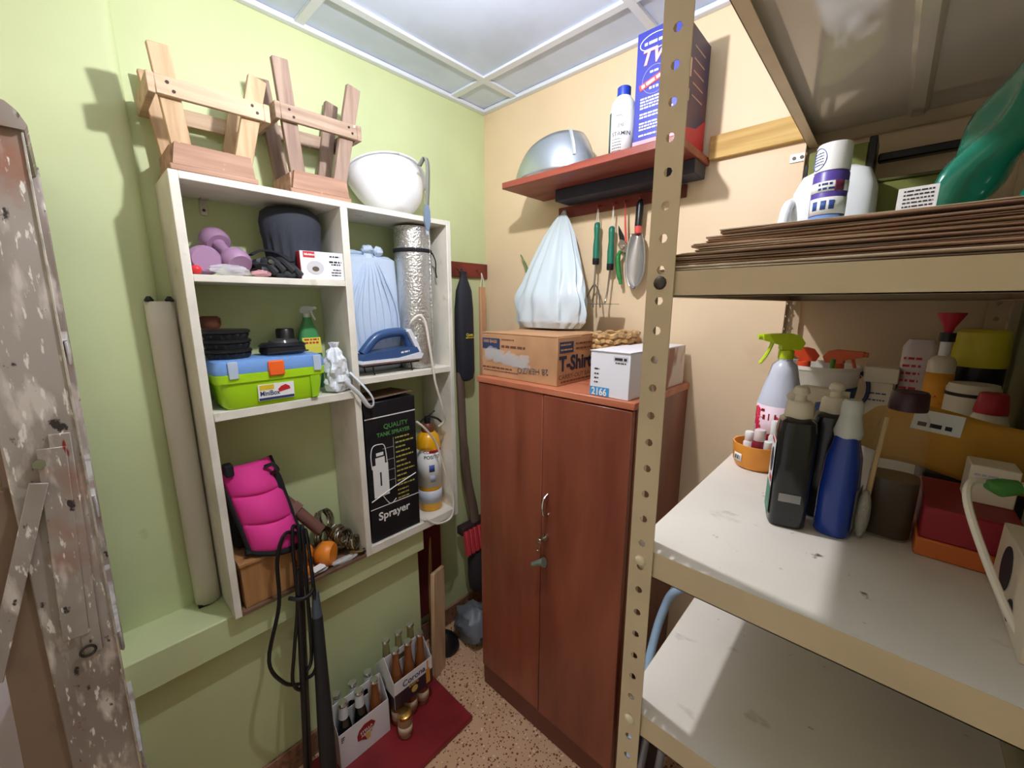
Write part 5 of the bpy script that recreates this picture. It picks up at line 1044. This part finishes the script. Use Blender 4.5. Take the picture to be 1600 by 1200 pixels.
# ------------------------------------------------------------ ladder at the left edge
lm_ = mk('ladder_metal', (176, 166, 158), .5, .3, rgb2=(140, 126, 116), vs=5, lo=.4, hi=.62, stretch=(1, 1, .6), bump=.15, bs=35)
overlay(lm_, (214, 204, 196), 16, .54, .66, (1, 2.2, .6), 1); overlay(lm_, (160, 104, 80), 7, .58, .74, (1, 1, .8), 4); overlay(lm_, (236, 230, 222), 48, .62, .67, (1, 2.4, .6), 8); overlay(lm_, (60, 52, 50), 36, .66, .71, (1, 1.5, .9), 12); overlay(lm_, (70, 92, 118), 18, .73, .75, (1, 3, .7), 15); overlay(lm_, (134, 44, 40), 14, .71, .74, (1, 2.5, .6), 19)
le = mk('ladder_lit_edge', (214, 208, 200), .35, .6, var=.2, vs=40)  # paler than the rail: light along its edge put into the colour
la = thing('step_ladder', 'paint splashed grey metal step ladder standing at the left', 'ladder', (.25, -1.45, 0))
def rail(x, w, zt, y0, y1, name):
    r = P(name, MB().bar((x, y0, 0), (x, y1, zt), w, .022, (1, 0, 0), .002), lm_, la)
    return r
r1 = rail(.420, .088, 1.885, -1.474, -1.440, 'side_rail')
P('rail_edge_highlight', MB().bar((.432, -1.431, .0), (.432, -1.397, 1.86), .003, .005, (1, 0, 0), .0005), le, r1)  # thin strip added as a painted highlight on the rail edge
r2 = rail(.085, .085, 1.885, -1.468, -1.430, 'side_rail')
for z in (.38, .67, .96, 1.25, 1.54):
    dy = z/1.885*.034
    st_ = P('step', MB().box(.097, .408, -1.512+dy, -1.424+dy, z-.004, z, .001).box(.097, .408, -1.428+dy, -1.424+dy, z-.045, z-.004, .001), mk('step_metal', (204, 202, 202), .45, .3, rgb2=(150, 130, 124), vs=12, lo=.5, hi=.62), la)
tc_ = P('top_cap', MB().prism([(-.060, 0), (.048, 0), (.052, .008), (.044, .026), (.034, .036), (-.060, .062)], .06, .442, Matrix(((0, 1, 0, 0), (1, 0, 0, -1.442), (0, 0, 1, 1.862), (0, 0, 0, 1)))), lm_, la)
hp_ = P('hinge_plate', MB().bar((.4335, -1.446, .955), (.4335, -1.428, 1.382), .026, .005, (1, 0, 0), .001), lm_, la)
hp2 = P('hinge_plate', MB().bar((.4365, -1.462, 1.00), (.4365, -1.440, 1.36), .034, .004, (1, 0, 0), .001), lm_, la)
P('bolt', MB().cyl((.4365, -1.457, 1.337), (.444, -1.457, 1.337), .0085, n=6), chrome, hp2)
P('rivet_ring', MB().tube([(.4385, -1.452+.010*math.cos(a), .965+.010*math.sin(a)) for a in [2*PI*i/20 for i in range(21)]], .0022, 6), mk('dark_metal', (70, 66, 62), .4, .8), hp_)
P('spreader', MB().bar((.442, -1.462, 1.305), (.442, -1.560, .98), .022, .004, (1, 0, 0), .001), lm_, la)
P('rear_leg', MB().bar((.415, -1.560, 0), (.415, -1.505, 1.30), .060, .02, (1, 0, 0), .002), mk('ladder_brown', (132, 108, 88), .55, rgb2=(96, 76, 62), vs=8, stretch=(1, 1, .5)), la)
P('rear_leg', MB().bar((.09, -1.560, 0), (.09, -1.505, 1.30), .060, .02, (1, 0, 0), .002), mk('ladder_brown', (132, 108, 88), .55), la)
P('rear_brace', MB().box(.10, .405, -1.56, -1.545, .50, .54, .001), lm_, la)
solo('pale_panel', MB().box(.175, .19, -1.77, -1.58, .0, 1.36, .003), mk('pale_lilac_panel', (226, 222, 232), .5), 'pale panel standing behind the step ladder', 'panel')
solo('red_cloth', crumple((.21, -1.60, 1.40), .022, .05, .037, 51, .2), mk('red_cloth', (168, 34, 50), .7), 'red cloth lying on top of the pale panel', 'cloth')
